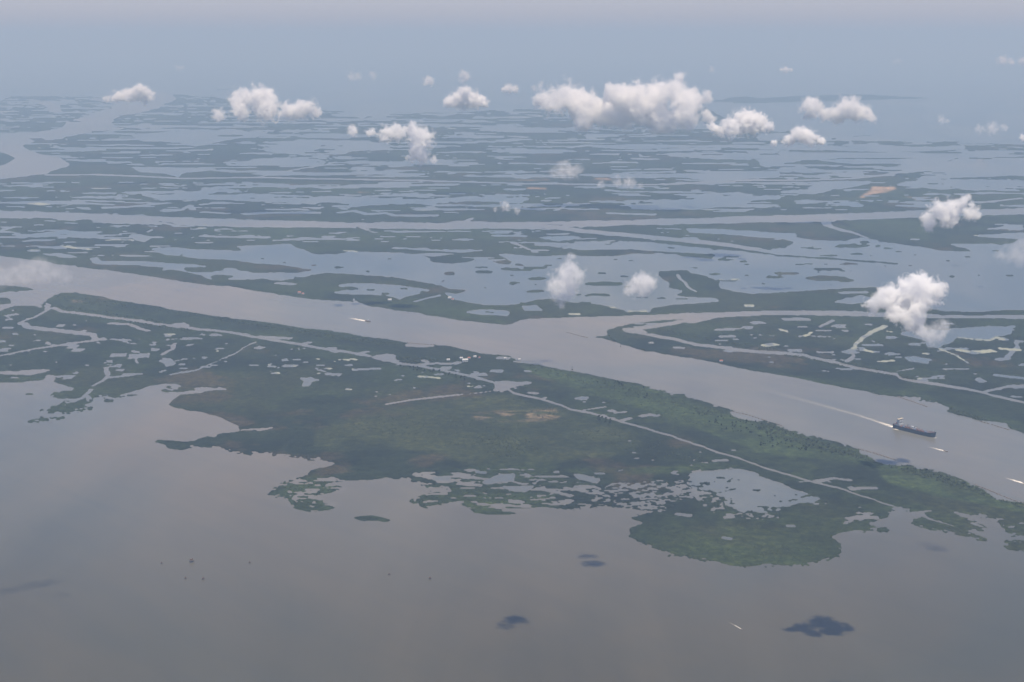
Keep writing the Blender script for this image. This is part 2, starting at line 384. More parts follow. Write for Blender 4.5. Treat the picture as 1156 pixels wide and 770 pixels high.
# --- far lagoons, canals and the western distributary
water('P -420,152 A1 0,355 150,345 270,325 290,300 350,280 400,262 480,240 500,220 440,210 380,200 452,190 470,165 690,165 760,190 760,205 690,238 600,262 520,272 490,290 490,318 560,328 400,345 330,355 240,375 150,385 100,400 110,415 160,435 260,455 305,478 290,495 220,515 205,525 0,548 P -420,206', .8, .04)
land('P -420,172 A1 0,430 50,448 65,460 30,480 0,490 P -420,192', .04)
isl('A1', 165, 375, 90, 12); isl('A1', 330, 297, 60, 6)
canal('A1 195,528 240,530 420,528 600,535 800,545 1155,540 A2 200,545 400,548 700,553 1155,567 A3 300,570 550,572 700,570 850,558 A4 0,552 200,552 400,545 550,530 640,512 740,500 940,490 985,482', 1.5, .85)
water('A4 950,460 980,460 990,480 1000,492 950,496 940,488', .8)
canal('A2 0,540 100,520 200,500 300,485 345,472', 1.6, .7)
canal('A1 190,210 245,255', 2, .8); canal('A1 490,320 1100,322', .8, .5)
for s in ('A1 560,352 700,342 900,336 1010,330 1155,350 1155,365 1050,368 960,385 850,405 760,385 620,385 590,370',
          'A1 160,592 330,598 300,603 170,601', 'A1 500,605 620,598 820,600 1000,588 1060,603 A2 0,612 180,618 360,622 560,628 700,625 900,625 1000,615 1155,612 1155,668 1000,665 760,665 700,655 500,660 400,670 260,662 200,655 0,645 A1 900,635 700,640 620,620',
          'A1 560,495 700,495 900,500 970,505 800,520 780,540 720,525 600,515', 'A1 930,480 1050,465 1155,458 A2 120,455 260,460 310,472 280,485 100,488 0,490 A1 1000,490',
          'A2 0,340 200,345 200,365 0,360', 'A2 0,395 100,380 250,375 560,380 600,420 400,425 380,440 200,445 0,420', 'A2 850,475 975,475 930,487',
          'A3 350,640 480,645 600,640 720,630 830,610 940,603 1040,615 1155,620 1155,635 1050,640 1000,655 1155,658 1100,672 900,668 800,680 600,682 500,670 480,655 380,650',
          'A3 0,615 70,615 60,640 0,650', 'A3 300,398 700,395 1155,400 1155,415 850,410 640,415 500,420 320,410', 'A3 540,440 700,435 1000,430 1155,420 1155,450 1000,470 850,460 620,455',
          'A3 420,520 650,525 1155,515 1155,540 900,555 700,555 450,540', 'A2 900,640 1155,640 1155,655 900,655',
          'A4 100,600 200,590 240,573 200,558 500,555 480,570 300,600 240,614 100,607', 'A4 610,565 700,550 720,530 1155,510 1400,510 1400,590 1155,580 1000,580 800,595 700,585 600,575',
          'A4 150,645 200,635 450,655 460,670 330,660 160,655', 'A4 -60,622 140,620 0,640', 'A4 -80,660 100,662 0,675', 'A4 0,400 300,402 600,410 900,400 900,420 600,430 300,425 0,420', 'A4 230,465 400,455 870,455 800,480 560,495 400,478',
          'A4 1000,740 1155,745 1155,770 980,765 1080,750'):
    water(s, .12, .04)
isl('A2', 315, 655, 110, 12); isl('A2', 700, 632, 160, 5); isl('A2', 700, 668, 120, 6); isl('A3', 880, 440, 140, 6); isl('A3', 525, 664, 24, 3)
canal('A3 175,685 215,668 248,648', 2.2, .5); canal('A3 400,695 620,702', 1.8, .3); canal('A3 120,640 160,642', 2, .4)
canal('A2 350,695 420,685 480,700 560,695 600,705 790,706', 2.4, .3); canal('A2 0,694 280,694', 2, .3)
canal('A1 700,688 790,680 830,660 840,682', 3, .3); canal('A1 440,672 560,668 640,660 740,650', 2.4, .3); canal('A1 140,652 200,660', 2.4, .3, 1); canal('A1 250,670 350,650 500,660', 1.5, .3); canal('A1 870,690 1000,698', 1.5, .3); canal('A1 1050,700 1155,695', 2.5, .3)
canal('A4 950,652 1155,630', 1.2, .6); canal('A4 1080,545 1130,568', 1.5, .4)

def open_bay(q):
    m = poly_mask(q, .04); put(LAND, m, 0); put(CAN, m, 0)
def islets(s, frac, L, asp, seed):
    m = poly_mask(s, .05); r0, r1, b = m; sl = slice(r0, r1 + 1)
    n = fbm(GX[sl] / (L * asp), GY[sl] / L, 4, seed); b = b & (LAND[sl] < .5) & (TURB[sl] < .5) & (CAN[sl] < .5)
    if b.any(): LAND[sl][b & (n > np.quantile(n[b], 1 - frac))] = 1
islets('P 380,126 600,124 860,140 940,157 1500,168 1500,208 205,200 205,160', .16, 240, 3.4, 61)
islets('P -420,205 1500,208 1500,240 -420,232', .10, 110, 3.4, 62)
islets('B1 600,140 B2 1155,130 B3 1155,150 B4 1155,60 1155,330 600,340 B3 1155,350 0,420 B1 600,300', .035, 45, 3.0, 63)
ponds('P -420,106 0,106 120,108 205,107 370,124 590,122 860,140 1500,150 1500,208 590,202 300,198 205,190 60,180 -420,196', .10, 80, 5, 64, .3, .10, 3)
ponds('P -420,205 1500,208 1500,240 -420,232', .05, 60, 4, 65, .3, .12, 3)
# --- near marsh: western creeks, oil canals, ponds
canal('B1 192,392 205,425 150,455 88,478 120,497 250,512 400,530 420,552 462,548', 3.4, .9)
canal('B1 420,555 300,568 200,585 0,622 -300,660', 2.2, .9); canal('B1 -100,440 60,405', 2.2, .9); canal('B1 205,560 215,575', 2, .9)
canal('B1 225,412 270,430 400,445 560,465 660,480', 2.2, .9)
canal('B1 660,482 780,494 870,508 1000,520 1100,540 B2 0,541 60,552 200,575 350,600 450,615 560,642 700,665 850,695 970,720 1050,745 C2 1090,150 C3 0,168 120,195 250,240 380,268 470,295 600,330 750,378 900,430 1155,512 C4 100,515 220,550 350,580 500,630 600,665 640,690', 2.3, .9)
open_bay('C4 590,660 640,672 700,690 780,700 760,760 600,800 560,740')
water('B1 700,490 800,478 830,490 780,502', .9); canal('B1 470,480 560,486 650,515', 2.2, .9); canal('B1 575,600 600,610', 2, .7)
canal('B1 480,620 550,618', 4, .6); canal('B1 560,625 650,620', 5, .6); canal('B1 590,630 600,655', 2, .6); canal('B1 762,566 752,592 700,620', 4, .9)
water('B1 680,645 740,632 770,655 720,672', .6); canal('B1 740,650 820,634', 1.5, .6); canal('B1 775,660 805,660', 2, .6)
canal('B1 1115,562 1080,575 980,630 850,685 740,705', 2, .9); canal('B1 740,705 600,722 450,738', .7, .9)
water('B1 -300,690 0,690 80,690 150,682 240,678 170,700 130,708 60,705 0,702 -300,710', .9); water('C1 200,90 235,92 245,102 225,112 190,105', .9)
canal('B1 460,672 468,710 400,755', 4, .9); canal('B1 465,718 590,704', 2, .8); canal('C1 400,150 350,196', 5, .9)
canal('B1 315,597 365,597', 3.5, .6); canal('B1 280,716 318,716', 4, .6); canal('B1 20,450 80,440', 3, .7); canal('B1 20,466 55,463', 2, .7); canal('B1 10,500 60,502', 2, .7)
canal('B1 245,491 280,491', 3, .7); canal('B1 0,603 18,600', 3, .7); canal('B1 710,529 765,528', 1.4, .4, 1); canal('B1 930,530 970,534', 1.5, .6); canal('B1 880,531 950,529', 1.3, .8)
canal('B1 1110,585 1145,590', 3, .7); canal('B1 500,685 540,685', 2.2, .6); canal('B1 500,663 530,663', 2.4, .6); canal('B1 650,575 680,573', 2, .6); canal('B1 655,597 690,597', 3, .6)
water('B2 490,627 560,612 612,618 600,635 650,647 560,648', .9); canal('B2 0,540 110,545 150,548', 3, .9); canal('B2 440,612 490,603', 2, .9); canal('B2 200,570 240,562', 2.4, .9); canal('B2 300,590 350,588', 1.6, .9)
canal('B2 700,660 780,655 850,658', 2.2, .9); canal('B2 850,658 885,648', 3.6, .9); canal('B2 720,640 740,650', 4, .9); canal('B2 800,675 845,676', 3, .9); canal('B2 930,705 1000,702', 3, .9); canal('B2 1015,687 1070,690', 3, .7); canal('B2 410,685 540,678', 2.2, .5)
canal('B2 700,710 800,720', 1.8, .2, 1); canal('B2 1040,630 1100,634', 3, .8); canal('B2 400,636 440,640', 1.6, .3, 1); canal('B2 645,577 770,577', 3.4, 1)
water('C2 1030,118 1090,115 1155,122 1140,132 1080,158 1030,158', .9, .05)
canal('C2 555,218 700,195 880,175', 1.9, .9); canal('C2 880,175 1020,160', .9, .9); canal('C2 0,332 72,317', 2, .9); canal('C1 1045,330 1155,323', 1.6, .9)
water('C2 165,100 215,104 240,95 250,106 285,112 235,120 225,140 200,138 205,118', .4)
water('C3 240,190 300,183 345,190 300,198', .4); water('C3 530,268 590,255 635,265 560,273', .9); canal('C3 300,242 405,228', 1.3, .9); canal('C3 410,248 440,243', 3, .9); canal('C3 430,255 495,250', 1.6, .9)
canal('C3 455,290 512,275', 2.6, .9); canal('C3 380,262 400,270', 4, .9); canal('C3 860,464 935,459', 2.2, .6); water('C3 -20,130 50,118 105,124 20,138', .8); canal('C3 45,75 75,72', 2.5, .6); canal('C3 60,165 110,172', 2.4, .9); canal('C3 120,195 145,185', 2, .9); canal('C3 0,30 110,42', 2, .8)
canal('C4 240,552 330,538 410,548', 2.6, .9); canal('C4 400,590 440,582 520,582', 2.8, .9); canal('C4 650,690 760,680', 1.6, .9); canal('D4 660,80 760,110 900,160', 1.3, .9)
water('C3 760,520 850,505 990,497 1100,530 C4 0,525 100,560 180,595 272,625 240,652 150,655 60,690 0,690 C3 1080,690 1000,690 930,660 900,620 820,590 750,570', .25, .08)
def notch(q):
    m = poly_mask(q, .05); put(LAND, m, 0); put(CAN, m, 1); put(TURB, m, .7); put(BAY, m, 0)
notch('C4 440,412 500,430 575,455 600,466 650,480 610,484 560,480 510,466 495,450 440,430'); notch('C4 985,598 1060,600 1155,630 1180,645 1100,640 1035,632'); notch('C3 935,248 1000,252 1095,285 1060,293 990,282 950,266')
notch('C4 960,286 1080,300 1100,330 1060,318 1000,300')
islets('C3 740,560 900,510 990,540 900,600 1000,660 1155,640 C4 40,600 200,600 290,620 240,665 60,700 0,700 C3 950,715 850,640 750,590', .30, 6.5, 2.4, 66)
islets('C3 760,520 1000,497 C4 0,525 272,625 60,690 0,690 C3 900,640', .05, 9, 1.6, 67)
levee('C3 890,600 960,585', 1.5); isl('C3', 1050, 590, 60, 8); isl('C4', 210, 648, 60, 8); isl('C4', 30, 628, 40, 5)
water('C3 250,518 290,520 380,540 350,560 280,545', .5); water('C3 -60,570 90,570 50,600 0,597', .5); canal('C3 90,582 200,602 250,620', 3, .7); canal('C3 90,560 125,540', 1.6, .6); canal('C3 350,517 400,519', 2, .3); canal('C3 170,512 200,512', 2.6, .5); canal('C3 450,508 475,502', 1.2, .5)
canal('C3 700,692 775,702', 3.4, .5); canal('C3 910,710 960,705', 3, .6); canal('D3 860,172 905,178', 3.2, .0); canal('C2 765,540 840,538', 5, .3); water('C2 970,555 1060,520 1125,518 1120,550 1000,568', .4); canal('C2 950,510 1000,515', 2.6, .1); canal('C2 870,560 980,570', 3, .8)
canal('D4 365,96 440,86 500,90', 4, .9); canal('D4 405,72 425,68', 2, .9); canal('D4 115,124 155,124', 3, .3)
open_bay('D4 850,72 900,80 985,98 1010,132 960,150 930,140 945,120 880,100 840,84')
# gulf-side islands
levee('D4 655,104 740,132 850,158 945,184', 6)
land('D4 640,92 670,85 760,115 955,180 930,188 850,165 760,140 730,144 640,120', .05); land('D4 672,76 730,60 800,62 845,88 880,90 920,112 952,130 930,148 860,140 760,105 690,85', .06)
canal('D4 880,110 930,128', 4, .9)
land('D4 1015,215 1020,190 1050,178 1100,185 1250,215 1250,260 1100,232 1030,222', .06); land('D4 1015,140 1090,158 1080,165 1020,150', .06); isl('D4', 516, 142, 62, 20)
land('C1 165,245 200,228 300,212 380,190 410,195 400,210 345,220 410,228 400,242 320,250 200,258', .06); land('C1 112,293 150,280 280,268 288,278 200,292 130,298', .06)
isl('C1', 130, 173, 58, 9); isl('C1', 468, 203, 60, 13); land('C1 700,153 800,142 830,150 880,155 760,165 700,162', .08); canal('C1 320,240 385,232', 1.2, .9); levee('C1 500,188 560,180 625,172', 1.6)
land('C2 405,710 450,703 500,700 540,707 590,720 570,730 450,722', .08); isl('D3', 410, 78, 60, 5); isl('C2', 607, 541, 30, 8)
isl('D3', 465, 158, 10, 5); isl('D3', 482, 167, 22, 5); isl('D3', 578, 232, 8, 3); isl('D3', 688, 266, 16, 4); isl('D3', 782, 272, 20, 6)
land('B1 182,398 195,392 200,402 186,406', .1)

# soften to a height field: the water surface cuts it at zero
def blur(a, n=1):
    for _ in range(n):
        b = a.copy(); b[1:-1] = (a[:-2] + 2 * a[1:-1] + a[2:]) / 4; a = b
        b = a.copy(); b[:, 1:-1] = (a[:, :-2] + 2 * a[:, 1:-1] + a[:, 2:]) / 4; a = b
    return a
near = sstep(230, 420, YY)
solid = np.where(CAN > .5, 1, LAND)
DD = np.hypot(GX, GY); w1 = 1 - sstep(7000, 10000, DD); w3 = sstep(13000, 18000, DD)
rn = fbm(GX / 34, GY / 34, 4, 33, .7) * w1 + fbm(GX / 130, GY / 90, 4, 34, .7) * (1 - w1 - w3) + fbm(GX / 420, GY / 260, 4, 35, .7) * w3
rag = blur(solid.astype(np.float32), 3) + (rn - .5) * (1.6 - .8 * w1)
rag = (rag > .5).astype(np.float32)
b12 = blur(solid.astype(np.float32), 30); sp = fbm(GX / 16, GY / 16, 3, 36, .6); dens = sstep(.42, .60, fbm(GX / 260, GY / 260, 2, 37)) * sstep(330, 420, YY) * (BAY > .05)
rag = np.where((b12 > .42) & (b12 < .8) & (sp < .30 + .14 * dens) & (dens > .25), 0, rag); rag = np.where((b12 > .22) & (b12 < .5) & (sp > .74 - .10 * dens) & (dens > .25), 1, rag).astype(np.float32)
LF = np.minimum(blur(rag, 1), 1 - blur(CAN, 1))
deep = blur(blur(LAND, 6), 4)
# ------------------------------------------------------------------ land colours (what grows there)
def soft(s, n=8, rough=.05):
    a = np.zeros((NY, NX), np.float32); put(a, poly_mask(s, rough) if not isinstance(s, list) else s, 1)
    return blur(a, n)
n1 = fbm(GX / 900, GY / 900, 4, 41); n2 = fbm(GX / 160, GY / 160, 4, 51); n3 = fbm(GX / 40, GY / 40, 3, 61)
colr = np.zeros((NY, NX, 3), np.float32)
base = np.array([.013, .022, .016]); dark = np.array([.007, .013, .012]); green = np.array([.033, .054, .024]); olive = np.array([.034, .042, .022]); tan = np.array([.20, .155, .115]); sand = np.array([.34, .25, .185])
def mixc(c, k, w): return c * (1 - w[..., None]) + k * w[..., None]
colr[:] = base
colr = mixc(colr, dark, sstep(.45, .62, n2) * .8)
colr = mixc(colr, olive, sstep(.48, .62, n1) * .5); n4 = fbm(GX / 420, GY / 420, 5, 45, .65); colr = mixc(colr, green * .8, sstep(.52, .64, n4) * .45); colr = mixc(colr, tan * .3, sstep(.60, .72, 1 - n4) * .5)
edge = np.clip(1 - abs(deep - .62) / .25, 0, 1)
colr = mixc(colr, green, edge * .22 * sstep(.4, .6, n1))
ridge = soft('C4 -20,290 200,350 440,425 600,475 640,480 900,555 1155,640 1400,700 1400,760 1155,690 900,640 700,600 560,560 520,500 350,460 0,430 C3 1000,400 900,370 700,290 560,240 390,190 200,130 80,90 40,45 400,110 640,165 800,215', 7)
colr = mixc(colr, green, ridge * (.45 + .55 * sstep(.4, .6, n2)))
yel = soft('C2 250,340 380,280 500,250 800,205 1155,165 C3 0,185 300,280 500,330 560,390 420,450 150,470 0,480 C2 900,480 700,420 500,400 350,430 250,400', 12)
colr = mixc(colr, olive * .75 + green * .25, yel * (.35 + .5 * sstep(.4, .62, n2)))
for s in ('C2 860,625 960,605 1155,600 C3 200,620 C3 0,665 C2 900,700', 'D3 500,120 640,110 900,180 1100,200 D4 300,200 200,285 D3 900,290 600,230', 'C2 100,560 250,520 350,560 300,690 150,670', 'C3 200,500 450,500 900,470 1000,495 700,520 300,525',
          'A2 -100,560 200,555 700,570 1155,590 1155,605 900,612 300,618 0,608 A1 1040,570', 'A4 300,640 500,580 640,600 1155,600 1155,640 950,645 700,660', 'B2 -300,65 300,66 1100,70 1100,120 600,130 0,120',
          'B4 340,35 740,30 740,120 520,100', 'C4 0,90 400,160 700,200 1155,350 1155,300 700,170 300,110', 'B2 0,300 350,330 600,410 1090,485 1000,430 600,390 200,320', 'C1 0,85 200,90 220,110 0,122'):
    colr = mixc(colr, green * .85, soft(s, 5) * (.25 + .55 * sstep(.42, .6, n2)))
tn = soft('C2 930,262 1050,250 1155,255 C3 60,252 180,240 200,275 100,290 0,300 C2 960,285', 8) * sstep(.4, .58, fbm(GX / 200, GY / 60, 4, 71))
colr = mixc(colr, tan, tn * .6)
tn = soft('C3 -100,255 0,252 100,258 60,268 -40,270', 2) * sstep(.3, .6, n3)
colr = mixc(colr, tan * 1.2, tn * .6)
for s, k in (('A4 440,625 480,600 500,580 590,580 600,590 560,605 500,612 450,630', 1), ('A4 640,625 740,625 700,640', .6), ('A3 -60,545 0,548 150,543 150,552 0,553 A2 1100,553', .9), ('A3 350,543 420,545 420,551 350,550', .8), ('A3 60,584 140,586 140,593 60,592', .7),
             ('A2 85,574 170,574 175,582 90,584', .9), ('B2 165,350 205,353 200,362 170,360', .7), ('B1 308,383 360,386 365,393 315,391', .5), ('A2 440,604 490,605 490,610 440,609', .5), ('B1 480,450 500,452 500,456 480,455', .3)):
    w = soft(s, 3, .08) * sstep(.25, .5, fbm(GX / 300, GY / 300, 4, 81)); colr = mixc(colr, sand, w * k)
colr *= (.66 + .52 * n3)[..., None]

# ------------------------------------------------------------------ marsh mesh, split into land bodies
zz = (LF - .5) * 2.0
zz = np.where(zz > 0, zz * (1.0 + .5 * n2) + .9 * np.clip(deep - .5, 0, 1) * n2, zz * 2.2)
zz = zz * 1.3
V = np.stack([GX, GY, zz], -1).astype(np.float32)
cellland = (LF[:-1, :-1] > .5) | (LF[1:, :-1] > .5) | (LF[:-1, 1:] > .5) | (LF[1:, 1:] > .5)
cr, cc = cellland.shape
lab = np.where(cellland, np.arange(cr * cc).reshape(cr, cc), -1).astype(np.int64)
def label(lab):
    L = lab.copy(); m = L >= 0
    parent = np.arange(L.size)
    a1 = m[:, :-1] & m[:, 1:]; a2 = m[:-1] & m[1:]
    idx = np.arange(L.size).reshape(L.shape)
    ea = np.concatenate([idx[:, :-1][a1], idx[:-1][a2]]); eb = np.concatenate([idx[:, 1:][a1], idx[1:][a2]])
    for _ in range(200):
        pa = parent[ea]; pb = parent[eb]; mn = np.minimum(pa, pb); mx = np.maximum(pa, pb)
        k = mn != mx
        if not k.any(): break
        np.minimum.at(parent, mx[k], mn[k])
        while True:
            q = parent[parent]
            if (q == parent).all(): break
            parent = q
    return parent[idx] * m - (~m)
comp = label(lab)
ids, cnt = np.unique(comp[comp >= 0], return_counts=True)
order = np.argsort(-cnt)

k = NT('marsh_vegetation')
att = k.new('ShaderNodeAttribute', attribute_name='plant'); geo = k.new('ShaderNodeNewGeometry'); pos = geo.outputs['Position']
f1 = k.noise(pos, 1 / 26.0, 6, .7); f2 = k.noise(pos, 1 / 7.0, 3, .6); f3 = k.noise(pos, 1 / 260.0, 5, .6)
c = k.mix(1.0, att.outputs['Color'], k.ramp(f1, [(.34, (.50, .55, .60, 1)), (.5, (1, 1, 1, 1)), (.66, (1.7, 1.55, 1.25, 1))]), 'MULTIPLY')
c = k.mix(1.0, c, k.ramp(f2, [(.3, (.7, .7, .75, 1)), (.7, (1.35, 1.3, 1.2, 1))]), 'MULTIPLY')
c = k.mix(1.0, c, k.ramp(f3, [(.3, (.78, .82, .9, 1)), (.7, (1.25, 1.2, 1.1, 1))]), 'MULTIPLY')
k.l(c, k.b.inputs['Base Color']); k.b.inputs['Roughness'].default_value = .85; k.b.inputs['Specular IOR Level'].default_value = .2
bmp = k.new('ShaderNodeBump'); bmp.inputs['Strength'].default_value = .6; bmp.inputs['Distance'].default_value = 3.0; k.l(f1, bmp.inputs['Height']); k.l(bmp.outputs[0], k.b.inputs['Normal'])
MARSH = k.m

Vf = V.reshape(-1, 3); Cf = colr.reshape(-1, 3)
idx = np.arange(NX * NY).reshape(NY, NX)
def grid_mesh(name, cells, V, cols, idx, attr='plant'):
    r, c_ = np.nonzero(cells)
    q = np.stack([idx[r, c_], idx[r + 1, c_], idx[r + 1, c_ + 1], idx[r, c_ + 1]], -1)
    u, inv = np.unique(q.ravel(), return_inverse=True)
    me = bpy.data.meshes.new(name); nf = len(q)
    me.vertices.add(len(u)); me.vertices.foreach_set('co', V[u].ravel().astype(np.float32))
    me.loops.add(nf * 4); me.loops.foreach_set('vertex_index', inv.ravel().astype(np.int32))
    me.polygons.add(nf); me.polygons.foreach_set('loop_start', (np.arange(nf) * 4).astype(np.int32))
    me.update(calc_edges=True)
    a = me.color_attributes.new(attr, 'FLOAT_COLOR', 'POINT')
    a.data.foreach_set('color', np.concatenate([cols[u], np.ones((len(u), 1))], 1).ravel().astype(np.float32))
    me.polygons.foreach_set('use_smooth', np.ones(nf, bool))
    return me
BIG = 150
nbody = 0; restcells = np.zeros_like(cellland)
small_ids = []
for o in order:
    if cnt[o] >= BIG and nbody < 150:
        r, c_ = np.nonzero(comp == ids[o])
        me = grid_mesh('marsh', comp == ids[o], Vf, Cf, idx)
        link('marsh_land' if cnt[o] > 4000 else 'marsh_island', me, MARSH, kind='structure'); nbody += 1
    else: small_ids.append(ids[o])
me = grid_mesh('marsh', np.isin(comp, np.array(small_ids)), Vf, Cf, idx)
link('marsh_islets', me, MARSH, kind='structure')
print('land bodies', nbody, 'cells', int(cellland.sum()))

# ------------------------------------------------------------------ water sheet (vertex colour: silt, cream-yellow patches, bay tone)
wx = np.concatenate([[-1.1e5, -3e4, -9000, -3000, -1000], np.arange(-300, 1457, 2.0), [2200, 4200, 10200, 31000, 1.1e5]])
rows = np.concatenate([np.arange(0, len(ys), 2)])
TB = blur(TURB, 2); BB = blur(BAY, 26); AB = blur(CREAMY, 0) * (LAND < .5)
AB = AB * (fbm(GX / 60, GY / 60, 3, 91) > .35)
AB = blur(AB.astype(np.float32), 1)
sub = np.ix_(rows, np.arange(0, NX, 2))
Xs = GX[sub]; Ys = GY[sub]; Ts = TB[sub]; As = AB[sub]; Bs = BB[sub]
far_d = [Ys[0, 0] * f for f in (12, 7, 4.5, 3, 2, 1.5, 1.2)]
def strip(y): return np.stack([np.linspace(Xs[0, 0], Xs[0, -1], Xs.shape[1]) * 1.0, np.full(Xs.shape[1], y)], 0)
topX = np.stack([Xs[0] * f for f in (12, 7, 4.5, 3, 2, 1.5, 1.2)]); topY = np.array(far_d)[:, None] * np.ones((1, Xs.shape[1]))
botX = np.stack([Xs[-1], Xs[-1]]); botY = np.array([Ys[-1, 0] - 2500, Ys[-1, 0] - 40000])[:, None] * np.ones((1, Xs.shape[1]))
WX = np.concatenate([topX, Xs, botX]); WY = np.concatenate([topY, Ys, botY])
WT = np.concatenate([np.repeat(Ts[:1], 7, 0), Ts, np.repeat(Ts[-1:], 2, 0)]); WA = np.concatenate([np.zeros((7, Xs.shape[1])), As, np.zeros((2, Xs.shape[1]))]); WB = np.concatenate([np.zeros((7, Xs.shape[1])), Bs, np.repeat(Bs[-1:], 2, 0)])
LX = WX[:, :1] - np.array([[4e5, 3e4, 4000]]); RX = WX[:, -1:] + np.array([[4000, 3e4, 4e5]])
WX = np.concatenate([LX, WX, RX], 1); WY = np.concatenate([WY[:, :1].repeat(3, 1), WY, WY[:, :1].repeat(3, 1)], 1)
WT = np.concatenate([WT[:, :1].repeat(3, 1), WT, WT[:, -1:].repeat(3, 1)], 1); WA = np.pad(WA, ((0, 0), (3, 3))); WB = np.pad(WB, ((0, 0), (3, 3)), mode='edge')
wr, wc = WX.shape
WV = np.stack([WX, WY, np.zeros_like(WX)], -1).reshape(-1, 3)
WC = np.stack([WT, WA, WB], -1).reshape(-1, 3)
me = grid_mesh('water', np.ones((wr - 1, wc - 1), bool), WV, WC, np.arange(wr * wc).reshape(wr, wc), 'silt')
k = NT('delta_water')
att = k.new('ShaderNodeAttribute', attribute_name='silt'); sep = k.new('ShaderNodeSeparateColor'); k.l(att.outputs['Color'], sep.inputs[0])
geo = k.new('ShaderNodeNewGeometry'); pos = geo.outputs['Position']
mp = k.new('ShaderNodeMapping'); mp.inputs['Rotation'].default_value = (0, 0, math.radians(38)); mp.inputs['Scale'].default_value = (1, .35, 1); k.l(pos, mp.inputs[0])
a1 = k.noise(mp.outputs[0], 1 / 900.0, 6, .6, .8); a2 = k.noise(pos, 1 / 2500.0, 5, .55, .6)
silty = k.ramp(a1, [(.35, (.152, .142, .120, 1)), (.65, (.186, .172, .144, 1))])
silty = k.mix(1.0, silty, k.ramp(a2, [(.4, (.78, .86, .95, 1)), (.6, (1.08, 1.0, .95, 1))]), 'MULTIPLY')
clear = k.ramp(a1, [(.35, (.056, .085, .105, 1)), (.65, (.120, .138, .140, 1))])
c = k.mix(sep.outputs[0], clear, silty)
bay = k.ramp(a1, [(.35, (.046, .046, .032, 1)), (.65, (.072, .068, .046, 1))])
rot = k.new('ShaderNodeVectorRotate', rotation_type='Z_AXIS'); k.l(pos, rot.inputs['Vector']); rot.inputs['Angle'].default_value = math.radians(44)
mp2 = k.new('ShaderNodeMapping'); mp2.inputs['Scale'].default_value = (.12, 1, 1); k.l(rot.outputs[0], mp2.inputs[0])
st = k.noise(mp2.outputs[0], 1 / 75.0, 5, .62, .5)
c = k.mix(1.0, c, k.ramp(st, [(.36, (.95, .96, .98, 1)), (.62, (1.04, 1.03, 1.01, 1))]), 'MULTIPLY')
bay = k.mix(1.0, bay, k.ramp(st, [(.36, (.985, .99, 1, 1)), (.62, (1.015, 1.01, 1.0, 1))]), 'MULTIPLY')
bay = k.mix(1.0, bay, k.ramp(a2, [(.4, (.72, .86, 1.05, 1)), (.6, (1.12, 1.02, .92, 1))]), 'MULTIPLY')
c = k.mix(sep.outputs[2], c, bay)
c = k.mix(sep.outputs[1], c, (.34, .34, .20, 1))
k.l(c, k.b.inputs['Base Color'])
k.b.inputs['Roughness'].default_value = .22; k.b.inputs['IOR'].default_value = 1.33
w1 = k.noise(pos, 1 / 14.0, 3, .6); bmp = k.new('ShaderNodeBump'); bmp.inputs['Strength'].default_value = .35; bmp.inputs['Distance'].default_value = .35; k.l(w1, bmp.inputs['Height']); k.l(bmp.outputs[0], k.b.inputs['Normal'])
WATER = link('water', me, k.m, kind='structure')

# ------------------------------------------------------------------ haze
bm = bmesh.new(); box(bm, 0, 2.0e5, (1850 - 8) / 2, 1.2e6, 8.0e5, 1858)
k = NT('haze'); k.n.remove(k.b); pv = k.new('ShaderNodeVolumePrincipled')
pv.inputs['Color'].default_value = HAZE_COL + (1,); pv.inputs['Density'].default_value = HAZE_DENSITY; pv.inputs['Absorption Color'].default_value = (.29, .17, .02, 1); pv.inputs['Anisotropy'].default_value = .0
k.l(pv.outputs[0], k.out.inputs['Volume'])
link('haze', bm_mesh('haze', bm), k.m, kind='stuff')

# ------------------------------------------------------------------ clouds: small fair-weather cumulus
def cloud_mat(lobes, R0, kind, seed):
    dens, lo, hi, amp = {'veil': (1.35, .40, 1.5, 3.6), 'thin': (.42, .40, 1.7, 3.4), 'solid': (4.6, .46, 1.2, 4.2), 'soft': (2.8, .42, 1.2, 4.4), 'wisp': (1.0, .40, 1.7, 3.6)}[kind]
    k = NT('cloud_' + kind); k.n.remove(k.b)
    pos = k.new('ShaderNodeTexCoord').outputs['Object']; f = None
    for p, r in lobes:
        d = k.new('ShaderNodeVectorMath', operation='DISTANCE'); k.l(pos, d.inputs[0]); d.inputs[1].default_value = p
        m = k.new('ShaderNodeMapRange'); m.interpolation_type = 'SMOOTHSTEP'; k.l(d.outputs['Value'], m.inputs[0])
        m.inputs[1].default_value = r * 1.55; m.inputs[2].default_value = r * .30; m.inputs[3].default_value = 0; m.inputs[4].default_value = 1
        f = m.outputs[0] if f is None else k.math('ADD', f, m.outputs[0])
    f = k.math('MINIMUM', f, 1.1)
    mp = k.new('ShaderNodeMapping'); mp.inputs['Location'].default_value = (seed * 3.7 * R0, 0, 0); k.l(pos, mp.inputs[0])
    n = k.noise(mp.outputs[0], 1 / (R0 * .75), 7, .66, .3)
    f = k.math('ADD', f, k.math('MULTIPLY', k.math('SUBTRACT', n, .5), amp))
    f = k.math('MULTIPLY', f, 1.0)
    # nothing outside the puffs themselves
    mr = k.new('ShaderNodeMapRange'); mr.interpolation_type = 'SMOOTHSTEP'; k.l(f, mr.inputs[0])
    mr.inputs[1].default_value = lo; mr.inputs[2].default_value = hi; mr.inputs[3].default_value = 0; mr.inputs[4].default_value = dens / R0
    v = k.new('ShaderNodeVolumePrincipled'); v.inputs['Color'].default_value = (1, 1, 1, 1); v.inputs['Anisotropy'].default_value = .0
    k.l(mr.outputs[0], v.inputs['Density']); k.l(v.outputs[0], k.out.inputs['Volume'])
    k.m.cycles.volume_step_rate = .25
    return k.m
